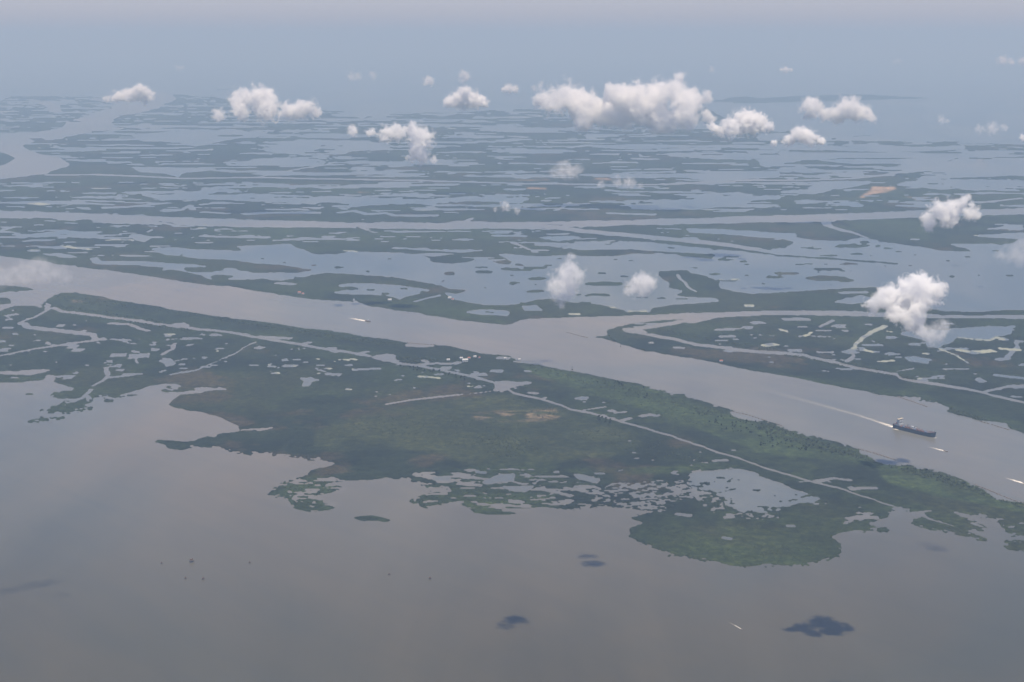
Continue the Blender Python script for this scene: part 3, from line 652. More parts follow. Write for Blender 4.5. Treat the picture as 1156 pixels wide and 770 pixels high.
def cloud(tile, lobes, kind, u, label, seed, flat=1.0):
    t = T[tile]; r = random.Random(seed); L = []
    for q in lobes.split():
        a = [float(v) for v in q.split(',')]; L.append((t[0] + a[0] / t[2], t[1] + a[1] / t[2], a[2] / t[2]))
    if kind in ('wisp', 'thin', 'veil'): L = [(x, y, q * 1.2) for x, y, q in L]
    cx = sum(l[0] for l in L) / len(L)
    _, b, c = sray(cx, sum(l[1] * l[2] for l in L) / sum(l[2] for l in L))
    D = u * CH / -c * b                      # ground distance of the cloud
    s = D / b / FPX; cs = []
    for (x, y, rr) in L:
        a_, b_, c_ = sray(x, y); Dd = D + r.uniform(-1.5, 1.5) * rr * s
        cs.append((Vector((a_ * Dd / b_, Dd, CH + c_ * Dd / b_)), rr * s))
    org = sum((p for p, q in cs), Vector()) / len(cs); Rm = sorted(q for p, q in cs)[len(cs) // 2]
    bm = bmesh.new()
    for p, q in cs:
        bmesh.ops.create_icosphere(bm, subdivisions=3, radius=1, matrix=Matrix.Translation(p - org) @ Matrix.Diagonal((q * 1.4, q * 1.4, q * 1.4, 1)))
    tmp = bpy.data.meshes.new('tmp'); bm.to_mesh(tmp); bm.free()
    to = bpy.data.objects.new('tmp', tmp); COL.objects.link(to)
    md = to.modifiers.new('r', 'REMESH'); md.mode = 'VOXEL'; md.voxel_size = Rm * .2
    dg = bpy.context.evaluated_depsgraph_get(); dg.update()
    me = bpy.data.meshes.new_from_object(to.evaluated_get(dg)); bpy.data.objects.remove(to)
    n = len(me.vertices)
    for v in me.vertices:
        v.co += v.normal * (mnoise.fractal(v.co / (Rm * .8) + Vector((seed * 9.1, 0, 0)), 1.0, 2.0, 3) * .12 * Rm)
    me.materials.clear()
    o = link('cloud', me, cloud_mat([(p - org, q) for p, q in cs], Rm, kind, seed), label=label, category='cloud', group='small cumulus clouds over the delta')
    o.location = org
    return o
CL = [
 ('A3', '150,200,62 230,195,72 320,245,75 425,165,42 470,200,62 560,210,80 640,180,62 722,112,34 690,160,55 770,200,52 830,195,34 600,270,72 480,275,65 740,270,70 845,280,34 300,310,38 660,305,50 400,260,60', 'solid', .387, 'largest cloud, a long lumpy cream bank with a raised knob above the far marsh'),
 ('A3', '1000,300,56 1060,305,48 940,325,44 1110,322,26 880,335,24 905,345,22 862,318,22', 'solid', .387, 'rounded dome cloud at the right end of the long cloud bank'),
 ('A4', '232,235,50 285,268,28 392,235,50 345,265,44 445,262,42 495,280,26', 'solid', .387, 'two humped cloud over the sea just under the far barrier island'),
 ('A4', '180,352,36 225,368,36 135,380,28 275,380,22 70,392,18', 'solid', .387, 'low wedge cloud just below and right of the dome cloud'),
 ('A2', '908,162,22 880,200,42 935,205,44 985,212,26 832,215,26', 'solid', .385, 'small peaked cloud left of the long bank, with a tiny puff above'),
 ('A2', '900,102,26', 'soft', .385, 'tiny round puff hanging right above the peaked cloud'),
 ('A2', '745,122,24', 'soft', .385, 'tiny puff left of the peaked cloud over open sea'),
 ('A2', '1095,155,22 1120,158,18 1075,158,14', 'soft', .385, 'flat little cloud between the peaked cloud and the long bank'),
 ('A2', '410,100,22 440,102,18', 'wisp', .385, 'faint wide wisp over the sea above the hooked cloud'),
 ('A2', '505,97,20', 'wisp', .385, 'faint small wisp right beside the wide wisp above the hooked cloud'),
 ('A1', '612,160,32 565,182,36 635,185,36 505,192,28 462,200,18', 'solid', .385, 'small pointed cloud over the mouth of the far left river'),
 ('P', '290,108,13 270,112,12 303,112,12 345,122,12 325,126,12 300,127,13 272,127,11 246,129,8 358,127,7', 'solid', .385, 'broad double cloud on the left with one high and one low hump'),
 ('A2', '420,335,30 490,345,24 560,350,38 620,345,40 690,345,44 740,372,38 700,420,42 720,452,32 670,460,22 770,465,18', 'soft', .3688, 'hooked cloud bending down to the right over the far ponds'),
 ('A3', '220,500,36 250,520,34 180,520,30 285,500,20', 'wisp', .387, 'thin veil cloud over the sandy strip beside the far canal'),
 ('A3', '450,560,24 500,560,28 550,575,14 380,570,18', 'wisp', .387, 'thin flat veil cloud right of the sandy strip and its veil'),
 ('A2', '1080,665,22 1130,685,16 1035,680,11', 'wisp', .387, 'tiny thin cloud over the lagoon above the middle channel'),
 ('A4', '900,640,30 850,668,40 920,690,40 780,680,44 740,722,32 830,715,46 745,750,30 955,708,18', 'soft', .3803, 'white tufted cloud at the right over the middle channel'),
 ('B4', '1155,150,48 1090,180,46 1160,190,50 1045,180,24', 'thin', .385, 'pale cloud cut by the right edge over the big lagoon'),
 ('B4', '700,305,46 640,335,58 742,345,64 560,370,56 495,400,38 650,395,64 700,420,46 600,445,44 690,490,40 795,330,28 650,470,40', 'soft', .4014, 'large near white cloud over the branch channel on the right'),
 ('B4', '760,540,40 800,500,38 720,520,34', 'wisp', .4014, 'trailing wisp hanging below the large near white cloud'),
 ('B3', '250,190,18 240,230,28 220,270,40 270,270,38 190,320,46 240,335,40 200,375,30 210,408,14', 'veil', .3736, 'tall thin ghostly cloud column over the central lagoon'),
 ('B3', '560,280,28 540,310,40 590,300,32 510,330,34 570,338,30', 'veil', .4317, 'small oval veil right of the ghostly column over the lagoon'),
 ('B1', '170,220,32 200,255,54 130,260,54 270,270,44 60,275,46 -20,290,54', 'thin', .385, 'soft pinkish cloud over the main river at the left edge'),
 ('A4', '1060,32,22 1100,38,17 1150,38,20', 'solid', .385, 'topmost bright cloud far out at the right edge'),
 ('A4', '120,73,14 100,72,9 142,74,9', 'soft', .385, 'tiny far cloud above the gap right of the long bank'),
 ('A4', '608,35,14 590,38,9', 'wisp', .385, 'tiny far speck of cloud left of the topmost bright cloud'),
 ('A4', '795,290,20 825,295,12', 'wisp', .385, 'faint flat cloud over the sea right of the two humped cloud'),
 ('A4', '1020,325,28 960,330,20 1070,325,18', 'wisp', .385, 'faint broad cloud low over the sea near the right edge'),
 ('A4', '1150,368,16', 'soft', .385, 'scrap of cloud at the right edge just above the coast'),
 ('A1', '775,63,15 795,60,9', 'wisp', .385, 'faint speck of cloud high above the far left river mouth'),
 ('A3', '10,157,15', 'wisp', .385, 'small fading puff just left of the long bank'),
 ('A3', '90,153,15', 'wisp', .385, 'dim puff touching the upper left end of the long bank'),
 ('A3', '860,70,14', 'wisp', .385, 'dim speck of cloud above the right end of the long bank'),
]
for i, c in enumerate(CL):
    cloud(c[0], c[1], c[2], c[3], c[4], i + 1)

# ------------------------------------------------------------------ object materials
M_hull = simple('hull_paint', (.035, .05, .085), .45, scale=.15); M_boot = simple('red_boot_paint', (.16, .03, .025), .6)
M_deck = simple('red_deck_paint', (.15, .07, .06), .7, scale=.2); M_white = simple('white_ship_paint', (.42, .44, .46), .5, var=.1)
M_cream = simple('cream_roof_paint', (.50, .44, .34), .6, var=.1); M_glass = simple('dark_glass', (.03, .04, .05), .15); M_steel = simple('grey_steel', (.22, .23, .25), .5, .3)
M_blue = simple('blue_hatch_paint', (.12, .17, .27), .6); M_orange = simple('orange_paint', (.6, .16, .03), .5); M_rust = simple('rusty_steel', (.13, .075, .05), .8)
M_wood = simple('weathered_timber', (.12, .10, .085), .85); M_rock = simple('dike_stone', (.13, .115, .11), .9, scale=1); M_roof = simple('grey_metal_roof', (.42, .43, .44), .5); M_redroof = simple('red_metal_roof', (.35, .12, .08), .6)
M_wall = simple('painted_siding', (.65, .65, .60), .7); M_green = simple('green_buoy_paint', (.04, .16, .07), .5)
k = NT('foam'); att = k.new('ShaderNodeAttribute', attribute_name='foam'); sep = k.new('ShaderNodeSeparateColor'); k.l(att.outputs['Color'], sep.inputs[0])
g = k.new('ShaderNodeNewGeometry'); f = k.noise(g.outputs['Position'], 1 / 14.0, 5, .65)
al = k.math('MULTIPLY', sep.outputs[0], k.math('ADD', k.math('MULTIPLY', f, 2.4), -.45), True)
k.b.inputs['Base Color'].default_value = (.82, .78, .70, 1); k.b.inputs['Roughness'].default_value = .8; k.l(al, k.b.inputs['Alpha'])
M_foam = k.m

# ------------------------------------------------------------------ cargo ship
ps = gnd(1009.5, 482.5); pb = gnd(1056, 494)
hd = (pb - ps); LEN = hd.length; ang = math.atan2(hd.y, hd.x)
ship = empty('cargo_ship', ps, ang, label='long dark hulled tanker ship steaming down the main river with white bridge aft', category='ship')
LB = LEN; BW = LEN * .155; HF = LEN * .076       # beam, freeboard
bm = bmesh.new(); secs = []
for t_, w, zt, rake in ((0, .62, 1.12, -.008), (.03, .82, 1.10, 0), (.10, .97, 1.05, 0), (.2, 1, 1, 0), (.5, 1, 1, 0), (.78, 1, 1, 0), (.86, .93, 1.1, 0), (.92, .74, 1.3, 0), (.965, .42, 1.42, .008), (.99, .06, 1.5, .02)):
    row = []
    for kx, kz in ((-.86, -.4), (-1, .15), (-1, zt), (1, zt), (1, .15), (.86, -.4)):
        kk = 1.0 if kz > .5 else (.9 if t_ > .85 else 1)
        row.append(bm.verts.new((t_ * LB + rake * LB * (1 if kz > .5 else 0), kx * w * kk * BW / 2, kz * HF)))
    secs.append(row)
for a, b in zip(secs, secs[1:]):
    for i in range(6):
        if i == 2: continue
        bm.faces.new((a[i], b[i], b[(i + 1) % 6], a[(i + 1) % 6]))
bm.faces.new(secs[0]); bm.faces.new(secs[-1][::-1])
bmesh.ops.recalc_face_normals(bm, faces=bm.faces)
link('hull', bm_mesh('hull', bm), M_hull, ship)
bm = bmesh.new(); prev = None      # deck, set a little below the bulwark
for t_, w, zt in ((.004, .60, 1.06), (.10, .94, .99), (.2, .97, .94), (.5, .97, .94), (.78, .97, .94), (.86, .9, 1.04), (.92, .7, 1.22), (.965, .38, 1.32)):
    a = bm.verts.new((t_ * LB, -w * BW / 2, zt * HF)); b = bm.verts.new((t_ * LB, w * BW / 2, zt * HF))
    if prev: bm.faces.new((prev[0], a, b, prev[1]))
    prev = (a, b)
link('deck', bm_mesh('deck', bm), M_deck, ship)
Z0 = HF * 1.0
sup = bmesh.new(); x0 = .115 * LB
box(sup, x0, 0, Z0 + LB * .02, LB * .12, BW * .86, LB * .04); box(sup, x0 + LB * .008, 0, Z0 + LB * .065, LB * .075, BW * .74, LB * .05)
box(sup, x0 + LB * .014, 0, Z0 + LB * .105, LB * .055, BW * .68, LB * .03); box(sup, x0 + LB * .018, 0, Z0 + LB * .128, LB * .042, BW * 1.02, LB * .016)
su = link('superstructure', bm_mesh('superstructure', sup), M_white, ship)
wb = bmesh.new(); box(wb, x0 + LB * .0395, 0, Z0 + LB * .128, .4, BW * .94, LB * .007)
for zz_ in (.055, .073): box(wb, x0 + LB * .046, 0, Z0 + LB * zz_, .4, BW * .6, LB * .005)
link('bridge_window', bm_mesh('bridge_window', wb), M_glass, su)
rf = bmesh.new(); box(rf, x0 + LB * .018, 0, Z0 + LB * .139, LB * .05, BW * 1.06, LB * .006); link('bridge_roof', bm_mesh('bridge_roof', rf), M_cream, su)
fb = bmesh.new(); tube(fb, (x0 - LB * .042, 0, Z0 + LB * .04), (x0 - LB * .048, 0, Z0 + LB * .125), LB * .016, LB * .013, 12); fo = link('funnel', bm_mesh('funnel', fb), M_hull, ship)
mb = bmesh.new(); tube(mb, (x0 + LB * .01, 0, Z0 + LB * .142), (x0 + LB * .01, 0, Z0 + LB * .185), .5, .25); tube(mb, (x0 + LB * .01, -5, Z0 + LB * .165), (x0 + LB * .01, 5, Z0 + LB * .165), .25); link('radar_mast', bm_mesh('radar_mast', mb), M_steel, ship)
for sy in (-1, 1):
    lb = bmesh.new(); bmesh.ops.create_icosphere(lb, subdivisions=2, radius=1, matrix=Matrix.Translation((x0 - LB * .02, sy * BW * .42, Z0 + LB * .05)) @ Matrix.Diagonal((LB * .022, 1.8, 1.8, 1))); link('lifeboat', bm_mesh('lifeboat', lb), M_orange, ship)
pr = bmesh.new()
for j in range(-3, 4): tube(pr, (LB * .22, j * .9, Z0 + 2.2), (LB * .86, j * .9, Z0 + 2.2), .35, n=6)
for j in range(9): box(pr, LB * (.24 + .075 * j), 0, Z0 + 1, .8, 8, 2)
link('pipe_rack', bm_mesh('pipe_rack', pr), M_steel, ship)
mf = bmesh.new()
for j in range(-2, 3): tube(mf, (LB * .47 + j * 3.2, -BW * .44, Z0 + 2.6), (LB * .47 + j * 3.2, BW * .44, Z0 + 2.6), .5, n=6)
box(mf, LB * .455, 0, Z0 + 4.5, LB * .05, BW * .4, 6); box(mf, LB * .40, BW * .2, Z0 + 3, LB * .04, BW * .25, 4.5); link('manifold', bm_mesh('manifold', mf), M_white, ship)
for xx, yy_ in ((.33, .0), (.50, -.12)):
    cb = bmesh.new(); tube(cb, (LB * xx, BW * yy_, Z0), (LB * xx, BW * yy_, Z0 + LB * .065), 1.3, 1.1); tube(cb, (LB * xx, BW * yy_, Z0 + LB * .062), (LB * (xx + .07), BW * yy_ + 3, Z0 + LB * .078), .7, .4); link('deck_crane', bm_mesh('deck_crane', cb), M_steel, ship)
for j in range(7):
    for sy in (-1, 1):
        hb = bmesh.new(); box(hb, LB * (.255 + .09 * j), sy * BW * .27, Z0 + .8, LB * .055, BW * .26, 2.0, top=.94); link('tank_hatch', bm_mesh('tank_hatch', hb), M_deck if (j + (sy > 0)) % 3 else M_blue, ship)
mb = bmesh.new(); tube(mb, (LB * .94, 0, HF * 1.25), (LB * .94, 0, HF * 1.25 + LB * .05), .6, .3); link('bow_mast', bm_mesh('bow_mast', mb), M_white, ship)
for sy in (-1, 1):
    bb = bmesh.new()
    for a, b in zip(((.86, .93, 1.1), (.92, .74, 1.3)), ((.92, .74, 1.3), (.965, .42, 1.42))): tube(bb, (a[0] * LB, sy * a[1] * BW / 2, a[2] * HF + 1.1), (b[0] * LB, sy * b[1] * BW / 2, b[2] * HF + 1.1), .2, n=5)
    link('bow_rail', bm_mesh('bow_rail', bb), M_white, ship)

def foam_strip(pts, widths, alphas, z, label, name='foam_wake'):
    bm = bmesh.new(); lay = bm.verts.layers.float_color.new('foam'); rows_ = []
    G = [gnd(x, y) for x, y in pts]; nseg = 10
    fine = []
    for i in range(len(G) - 1):
        for j in range(nseg):
            t_ = j / nseg; fine.append((G[i].lerp(G[i + 1], t_), widths[i] * (1 - t_) + widths[i + 1] * t_, alphas[i] * (1 - t_) + alphas[i + 1] * t_))
    fine.append((G[-1], widths[-1], alphas[-1]))
    for i, (p, w, a) in enumerate(fine):
        d = (fine[min(i + 1, len(fine) - 1)][0] - fine[max(i - 1, 0)][0]).normalized(); nn = Vector((-d.y, d.x, 0)); row = []
        for q in (-1, -.55, 0, .55, 1):
            v = bm.verts.new(p + nn * w * q * .5 + Vector((0, 0, z))); e = a * (1 - abs(q) ** 1.5); v[lay] = (e, e, e, 1); row.append(v)
        rows_.append(row)
    for a, b in zip(rows_, rows_[1:]):
        for i in range(4): bm.faces.new((a[i], a[i + 1], b[i + 1], b[i]))
    link(name, bm_mesh(name, bm), M_foam, label=label, category='wake', kind='stuff')
foam_strip([(1012, 483.2), (1002, 479.8), (990, 475.8), (968, 468.6), (929, 457.8), (895, 448.4), (850, 436)], [24, 30, 26, 30, 44, 60, 70], [1.3, 1.0, .42, .22, .13, .07, 0], .15, 'bright foam trail streaming from the stern of the dark tanker')
foam_strip([(1008, 484.5), (1011, 484.6), (1015, 486)], [6, 14, 5], [.6, 1.2, .3], .2, 'small patch of foam on the near side of the tanker stern')
foam_strip([(1054, 494.6), (1057.5, 494.2)], [5, 9], [.6, .9], .2, 'bow foam at the front of the dark tanker')

# ------------------------------------------------------------------ small boats
def boat(px, py, px2, py2, label, length=20.0):
    a = gnd(px, py); d = gnd(px2, py2) - a
    r_ = empty('work_boat', a, math.atan2(d.y, d.x), label=label, category='boat', group='small boats running on the delta water')
    L_ = length; bm = bmesh.new(); S = []
    for t_, w, zt in ((-.5, .8, .8), (-.2, 1, .8), (.2, 1, .9), (.4, .6, 1.1), (.5, .08, 1.3)):
        S.append([bm.verts.new((t_ * L_, kx * w * L_ * .14, kz)) for kx, kz in ((-.7, -.6), (-1, zt * L_ * .09), (1, zt * L_ * .09), (.7, -.6))])
    for a_, b_ in zip(S, S[1:]):
        for i in range(4): bm.faces.new((a_[i], b_[i], b_[(i + 1) % 4], a_[(i + 1) % 4]))
    bm.faces.new(S[0]); bm.faces.new(S[-1][::-1]); bmesh.ops.recalc_face_normals(bm, faces=bm.faces)
    link('hull', bm_mesh('hull', bm), M_rust, r_)
    bm = bmesh.new(); box(bm, L_ * .12, 0, L_ * .15, L_ * .26, L_ * .2, L_ * .13, top=.9); cb = link('cabin', bm_mesh('cabin', bm), M_white, r_)
    bm = bmesh.new(); box(bm, L_ * .245, 0, L_ * .17, .3, L_ * .16, L_ * .04); link('window', bm_mesh('window', bm), M_glass, cb)
    bm = bmesh.new(); tube(bm, (0, 0, L_ * .2), (0, 0, L_ * .36), .15); link('mast', bm_mesh('mast', bm), M_steel, r_)
boat(415.3, 362.8, 420, 363.4, 'dark hulled boat with white foam trail on the upper river', 34)
foam_strip([(414.5, 362.6), (408, 361.5), (400, 360), (393, 358.8)], [20, 30, 26, 12], [1.6, 1.5, .9, 0], .15, 'bright foam trail of the boat on the upper river')
boat(1067.5, 509.4, 1072, 510.4, 'small boat running just below the dark tanker', 16)
foam_strip([(1067.3, 509.4), (1062, 508), (1055, 506.2), (1047, 504.5)], [11, 15, 12, 8], [1.6, 1.5, .7, 0], .15, 'foam trail of the small boat just below the tanker')
boat(1157, 546, 1162, 547.4, 'small boat at the right edge of the river', 16)
foam_strip([(1157, 546), (1149, 543.6), (1141, 541.2), (1134, 539)], [14, 18, 12, 8], [1.6, 1.5, .8, 0], .15, 'foam trail of the boat at the right edge of the river')
boat(837.6, 710.6, 840, 712, 'tiny skiff crossing the brown sea at the bottom right', 7)
foam_strip([(837.3, 710.5), (831, 706.8), (822, 702)], [3, 5, 3], [.9, .7, 0], .12, 'thin foam trail of the tiny skiff in the brown sea')

# ------------------------------------------------------------------ well platforms
def platform(px, py, s, label):
    r_ = empty('well_platform', gnd(px, py), rnd.uniform(0, 3), label=label, category='platform', group='well platforms standing in the open water')
    for i, (a, b) in enumerate(((-1, -1), (1, -1), (1, 1), (-1, 1))):
        bm = bmesh.new(); tube(bm, (a * s * .55, b * s * .45, -2), (a * s * .45, b * s * .36, s * .55), s * .06); link('leg', bm_mesh('leg', bm), M_rust, r_)
    bm = bmesh.new(); box(bm, 0, 0, s * .6, s * 1.25, s, s * .12); link('platform_deck', bm_mesh('platform_deck', bm), M_wood, r_)
    bm = bmesh.new(); box(bm, -s * .2, 0, s * .85, s * .5, s * .5, s * .38); tube(bm, (s * .35, 0, s * .66), (s * .35, 0, s * 1.25), s * .1); link('equipment', bm_mesh('equipment', bm), M_rust, r_)
for a in ((216.5, 634.5, 9, 'largest dark well platform in the left open water'), (182.5, 636.3, 4.5, 'small platform left of the largest dark platform'), (209.5, 653.3, 4.5, 'small platform below the largest dark platform'),
          (229.5, 654, 5, 'small platform below and right of the largest dark platform'), (281.8, 635.8, 4.5, 'lone small platform right of the cluster on the left'), (439.5, 649, 4.5, 'left platform of the pair below the middle marsh island'), (485.5, 653.6, 5, 'right platform of the pair below the middle marsh island')):
    platform(*a)

def beacon(px, py, h, label, mat=None):
    r_ = empty('channel_beacon', gnd(px, py), 0, label=label, category='beacon', group='channel beacons along the main river')
    bm = bmesh.new(); box(bm, 0, 0, h * .1, h * .35, h * .35, h * .25); link('base', bm_mesh('base', bm), M_wood, r_)
    bm = bmesh.new()
    for a, b in ((-1, -1), (1, -1), (1, 1), (-1, 1)): tube(bm, (a * h * .14, b * h * .14, h * .2), (0, 0, h), h * .025)
    link('tower', bm_mesh('tower', bm), M_steel, r_)
    bm = bmesh.new(); box(bm, 0, 0, h * .75, h * .02, h * .28, h * .28); link('daymark', bm_mesh('daymark', bm), mat or M_green, r_)
beacon(646, 417.5, 18, 'tall beacon off the green levee on the near bank')
beacon(700.5, 391.5, 11, 'red beacon off the point where the river forks', M_redroof)
beacon(814.5, 410.2, 9, 'short beacon beside the far bank past the fork', M_redroof)

# ------------------------------------------------------------------ stone dikes in the river
def dike(pts, label, w=6):
    bm = bmesh.new(); G = [gnd(x, y) for x, y in pts]; R2 = random.Random(int(pts[0][0])); lay = []
    for a, b in zip(G, G[1:]):
        n = max(2, int((b - a).length / 14))
        for j in range(n):
            p = a.lerp(b, (j + .5) / n); box(bm, p.x + R2.uniform(-1, 1), p.y + R2.uniform(-1, 1), .3 + R2.uniform(-.2, .5), 15 * R2.uniform(.7, 1.05), w * R2.uniform(.7, 1.2), 2.6, math.atan2((b - a).y, (b - a).x) + R2.uniform(-.15, .15), .7)
    link('stone_dike', bm_mesh('stone_dike', bm), M_rock, label=label, category='dike', group='low stone dikes along the river banks')
dike([(639, 375), (647, 377), (656, 379.6), (664, 381.2)], 'thin dike trailing from the point where the river forks')
dike([(1013, 447.6), (1030, 453.3), (1047, 459.3)], 'thin dike across the notch of the far bank above the tanker', 7)
dike([(1106, 475.5), (1122, 480), (1140, 485.6)], 'thin dike on the far bank near the right edge', 6)
dike([(968, 506.5), (985, 511), (1004, 517), (1012, 519.5)], 'thin dike off the near bank left of the blue cloud shadow', 7)
dike([(1100, 547), (1118, 554), (1136, 561.5), (1156, 569)], 'thin dike across the last notch of the near bank', 7)
dike([(826, 464.3), (845, 468.5), (862, 474), (884, 481)], 'thin dike across the pale notch midway down the near bank', 6)
dike([(459, 387), (478, 388.6), (492, 389.2)], 'dike closing the small cove opposite the upper river boat', 6)

# ------------------------------------------------------------------ camps
def house(px, py, s, rz, roofmat, label, grp='camp buildings on the marsh'):
    r_ = empty('camp_house', gnd(px, py, 1.2), rz, label=label, category='house', group=grp)
    bm = bmesh.new(); box(bm, 0, 0, s * .3, s, s * .6, s * .36); link('wall', bm_mesh('wall', bm), M_wall, r_)
    bm = bmesh.new(); v = [bm.verts.new(q) for q in ((-s * .55, -s * .36, s * .47), (s * .55, -s * .36, s * .47), (s * .55, s * .36, s * .47), (-s * .55, s * .36, s * .47), (-s * .5, 0, s * .7), (s * .5, 0, s * .7))]
    for f in ((0, 1, 5, 4), (2, 3, 4, 5), (1, 2, 5), (3, 0, 4), (3, 2, 1, 0)): bm.faces.new([v[i] for i in f])
    link('roof', bm_mesh('roof', bm), roofmat, r_)
    for a in (-.4, .4):
        for b in (-.24, .24):
            bm = bmesh.new(); tube(bm, (a * s, b * s, -3), (a * s, b * s, s * .14), s * .03, n=5); link('stilt', bm_mesh('stilt', bm), M_wood, r_)
H = [(525, 409, 24, .2, M_roof, 'largest pale roofed camp house on the near river bank'), (520.5, 405.5, 15, .5, M_roof, 'pale camp house left behind the largest camp house'), (529.5, 405.2, 13, .1, M_redroof, 'red roofed camp house behind the largest camp house'),
     (536, 403.8, 14, .3, M_roof, 'camp house right of the red roofed one'), (541, 404.6, 11, 1.2, M_redroof, 'small red roofed hut right end of the near bank camp'), (506, 407.3, 14, .2, M_roof, 'lone camp house left of the near bank camp by the canal'),
     (570, 405.6, 12, .2, M_roof, 'small hut on the near bank right of the camp'), (586, 406.8, 12, .4, M_roof, 'small hut by the pale pond on the near bank'), (507.5, 337.5, 18, .2, M_roof, 'white house on the far bank at the lagoon edge'), (511, 339, 14, .6, M_redroof, 'red roofed house beside the white one at the lagoon edge'),
     (440, 340, 20, .1, M_roof, 'single pale roofed house on the far bank opposite the upper river boat'), (338, 331.5, 18, .1, M_redroof, 'red roofed house on the sandy pad of the far bank'), (342, 332.5, 14, .3, M_redroof, 'second red roofed house on the sandy pad, right of the other'),
     (814, 408.6, 14, .2, M_redroof, 'red roofed hut on the far bank past the fork')]
for h in H: house(*h)

# ------------------------------------------------------------------ trees and shrubs
k = NT('foliage'); oi = k.new('ShaderNodeObjectInfo'); g = k.new('ShaderNodeNewGeometry'); f = k.noise(g.outputs['Position'], .5, 4)
c = k.ramp(f, [(.3, (.010, .018, .011, 1)), (.7, (.028, .044, .020, 1))]); rr = k.ramp(oi.outputs['Random'], [(0, (.75, .8, .9, 1)), (1, (1.3, 1.2, 1, 1))])
k.l(k.mix(1.0, c, rr, 'MULTIPLY'), k.b.inputs['Base Color']); k.b.inputs['Roughness'].default_value = .8; M_leaf = k.m
M_bark = simple('bark', (.11, .09, .07), .9)
def crown_bm(bm, R_, at, rx, rz, n=60):
    for _ in range(n):
        d = Vector((R_.gauss(0, 1), R_.gauss(0, 1), R_.gauss(0, 1))).normalized() * (R_.random() ** .4)
        p = Vector(at) + Vector((d.x * rx, d.y * rx, d.z * rz)); s = rx * R_.uniform(.22, .42)
        a = Vector((R_.gauss(0, 1), R_.gauss(0, 1), R_.gauss(0, .6))).normalized(); b = a.orthogonal().normalized(); c_ = a.cross(b)
        for u, w in ((b, c_), (a, b)):
            bm.faces.new([bm.verts.new(p + u * s * i + w * s * j) for i, j in ((-1, -.7), (.9, -1), (1, .8), (-.8, 1))])
protos = []
for j in range(4):
    R_ = random.Random(j + 30); t_ = bmesh.new(); h = 1.0
    tube(t_, (0, 0, 0), (R_.uniform(-.05, .05), 0, .6), .035, .015, 6)
    for q in range(3): tube(t_, (0, 0, .3 + .08 * q), (.22 * math.cos(q * 2.1), .22 * math.sin(q * 2.1), .62 + .05 * q), .018, .006, 5)
    c_ = bmesh.new(); crown_bm(c_, R_, (0, 0, .62), .36, .38, 46)
    protos.append((bm_mesh('trunk', t_), bm_mesh('crown', c_)))
    protos[-1][0].materials.append(M_bark); protos[-1][1].materials.append(M_leaf)
def inside(pts, x, y):
    c_ = False; n = len(pts)
    for i in range(n):
        x1, y1 = pts[i]; x2, y2 = pts[(i + 1) % n]
        if (y1 > y) != (y2 > y) and x < (x2 - x1) * (y - y1) / (y2 - y1) + x1: c_ = not c_
    return c_
def scatter(s, n, R_):
    pts = P(s); out = []; xa = [p[0] for p in pts]; ya = [p[1] for p in pts]; tries = 0
    while len(out) < n and tries < n * 60:
        tries += 1; x = R_.uniform(min(xa), max(xa)); y = R_.uniform(min(ya), max(ya))
        if not inside(pts, x, y): continue
        i = int(round(float(row_of(np.array(y))))); j = int(round(x - xs[0]))
        if LF[i, j] < .9: continue
        out.append((x, y))
    return out
R_ = random.Random(77)
groups = [
 ('C4 0,320 100,330 240,375 420,425 430,450 200,420 0,400', 90, 6, 'dark tree among the thick grove on the near levee left of the tanker', 'trees in the grove on the near levee'),
 ('C3 780,230 900,250 1155,315 1155,390 1000,345 850,320 780,280', 70, 6, 'dark tree in the grove halfway down the near levee', 'trees in the grove halfway down the levee'),
 ('C3 360,110 540,130 580,150 480,165 340,125', 26, 6, 'dark tree on the bright levee just below the river fork', 'trees on the levee below the fork'),
 ('C3 540,168 610,180 590,195 540,190', 14, 5, 'tree in the small clump on the bright levee', 'trees in the small clump on the levee'),
 ('C3 368,272 400,278 440,298 400,300 360,285', 16, 8, 'tree in the tight dark clump beside the straight canal', 'trees in the clump beside the canal'),
 ('C4 640,480 800,520 960,580 940,590 760,540 640,500', 44, 5, 'dark tree on the waterline of the near bank below the tanker', 'trees on the waterline below the tanker'),
 ('B2 560,640 700,672 880,705 960,735 900,730 760,700 640,680', 40, 6, 'dark tree in the row along the bent canal', 'trees in rows along the bent canal'),
]
ntree = 0
for s, n, hh, lab_, grp in groups:
    for x, y in scatter(s, n, R_):
        m = protos[R_.randrange(4)]; sc = hh * R_.uniform(.6, 1.5) * (1.15 if y < 430 else 1); p = gnd(x, y, 1.5)
        t_ = empty('tree', p, R_.uniform(0, 6.28), label=lab_, category='tree', group=grp); t_.scale = (sc * 1.15, sc * 1.15, sc)
        a = bpy.data.objects.new('trunk', m[0]); a.parent = t_; COL.objects.link(a)
        a = bpy.data.objects.new('crown', m[1]); a.parent = t_; COL.objects.link(a); ntree += 1
print('trees', ntree)
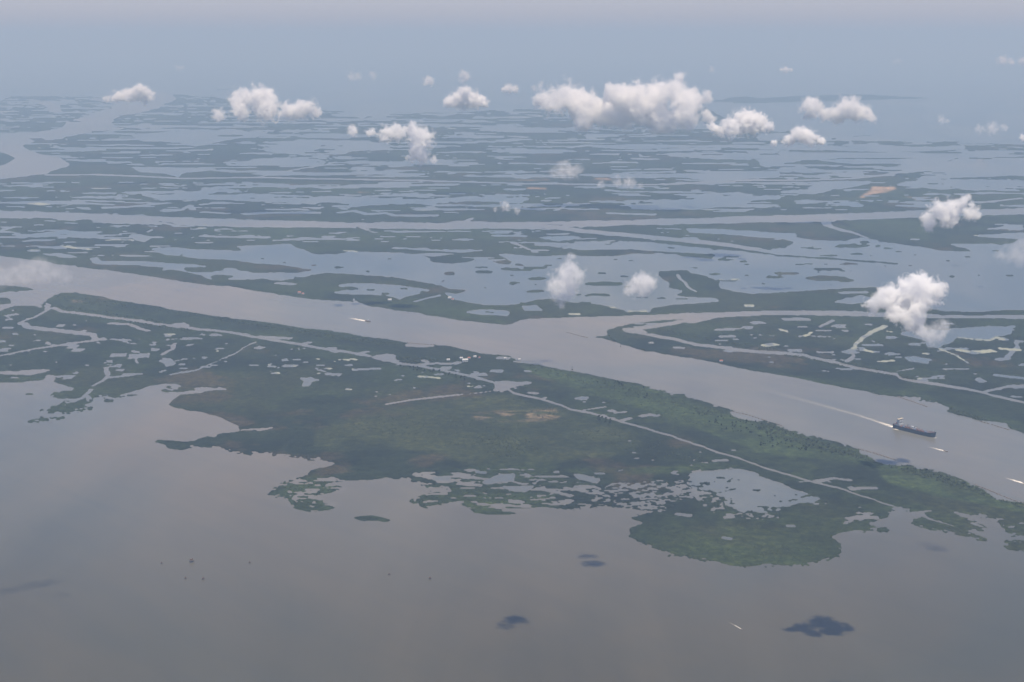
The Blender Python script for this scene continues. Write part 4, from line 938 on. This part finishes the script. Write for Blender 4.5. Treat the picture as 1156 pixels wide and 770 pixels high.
# countless low scrub: one merged mesh
def scrub(areas, name, seed):
    R2 = random.Random(seed); C8 = []
    for s, n, hh in areas:
        for x, y in scatter(s, n, R2):
            p = gnd(x, y, 1.6); dd = p.length / 5000; C8.append((p, hh * R2.uniform(.3, .95)))
    vs = []; fs = []
    for p, h in C8:
        for _ in range(7):
            q = p + Vector((R2.gauss(0, .35) * h, R2.gauss(0, .35) * h, h * R2.uniform(.2, .8))); s_ = h * R2.uniform(.2, .4)
            a = Vector((R2.gauss(0, 1), R2.gauss(0, 1), R2.gauss(0, .7))).normalized(); b = a.orthogonal().normalized()
            i0 = len(vs); vs += [q + a * s_ + b * s_ * .7, q - a * s_ * .8 + b * s_, q - a * s_ - b * s_ * .8, q + a * s_ * .9 - b * s_]; fs.append((i0, i0 + 1, i0 + 2, i0 + 3))
    me = bpy.data.meshes.new(name); me.from_pydata(vs, [], fs); link(name, me, M_leaf, kind='stuff', label='low dark scrub scattered over the near marsh and along the levees', category='scrub')
scrub([
 ('C2 350,300 500,270 800,260 1155,300 1155,400 800,400 500,350', 420, 4.5), ('C2 950,350 1155,360 C3 120,420 0,450 C2 1000,440', 330, 5), ('C3 0,180 300,270 560,350 900,470 600,460 300,360 0,220', 420, 4.5),
 ('C3 60,45 400,110 780,215 1155,310 1155,330 700,230 350,140 60,70', 420, 6), ('C4 0,290 240,370 440,425 640,480 960,580 1155,650 1155,670 800,560 500,470 200,400 0,330', 700, 6.5),
 ('B1 240,355 600,400 1155,480 1155,500 700,440 250,380', 450, 6), ('B1 250,400 700,470 850,500 830,525 500,470 250,425', 350, 7), ('B2 0,480 400,540 620,570 560,580 300,545 0,500', 420, 7), ('B2 560,620 800,640 700,655 560,640', 160, 7),
 ('B3 400,520 460,575 700,625 1155,712 1155,730 700,650 440,580', 380, 6), ('C4 150,100 400,150 600,185 835,230 1155,340 1155,360 800,255 400,170 100,105', 380, 6), ('B4 0,590 400,650 700,725 700,735 350,665 0,600', 300, 6), ('B3 530,505 640,515 900,570 1155,600 1155,590 900,555 600,500', 250, 6),
 ('C3 240,120 700,230 900,330 600,260 300,180', 160, 4.5), ('C2 90,560 400,545 C2 200,690', 160, 3.5), ('C2 650,560 1155,600 1155,680 700,660', 220, 3.5), ('D3 480,100 1000,200 D4 250,200 340,230 100,280 D3 700,250', 260, 3.2)], 'scrub', 5)
print('done build')
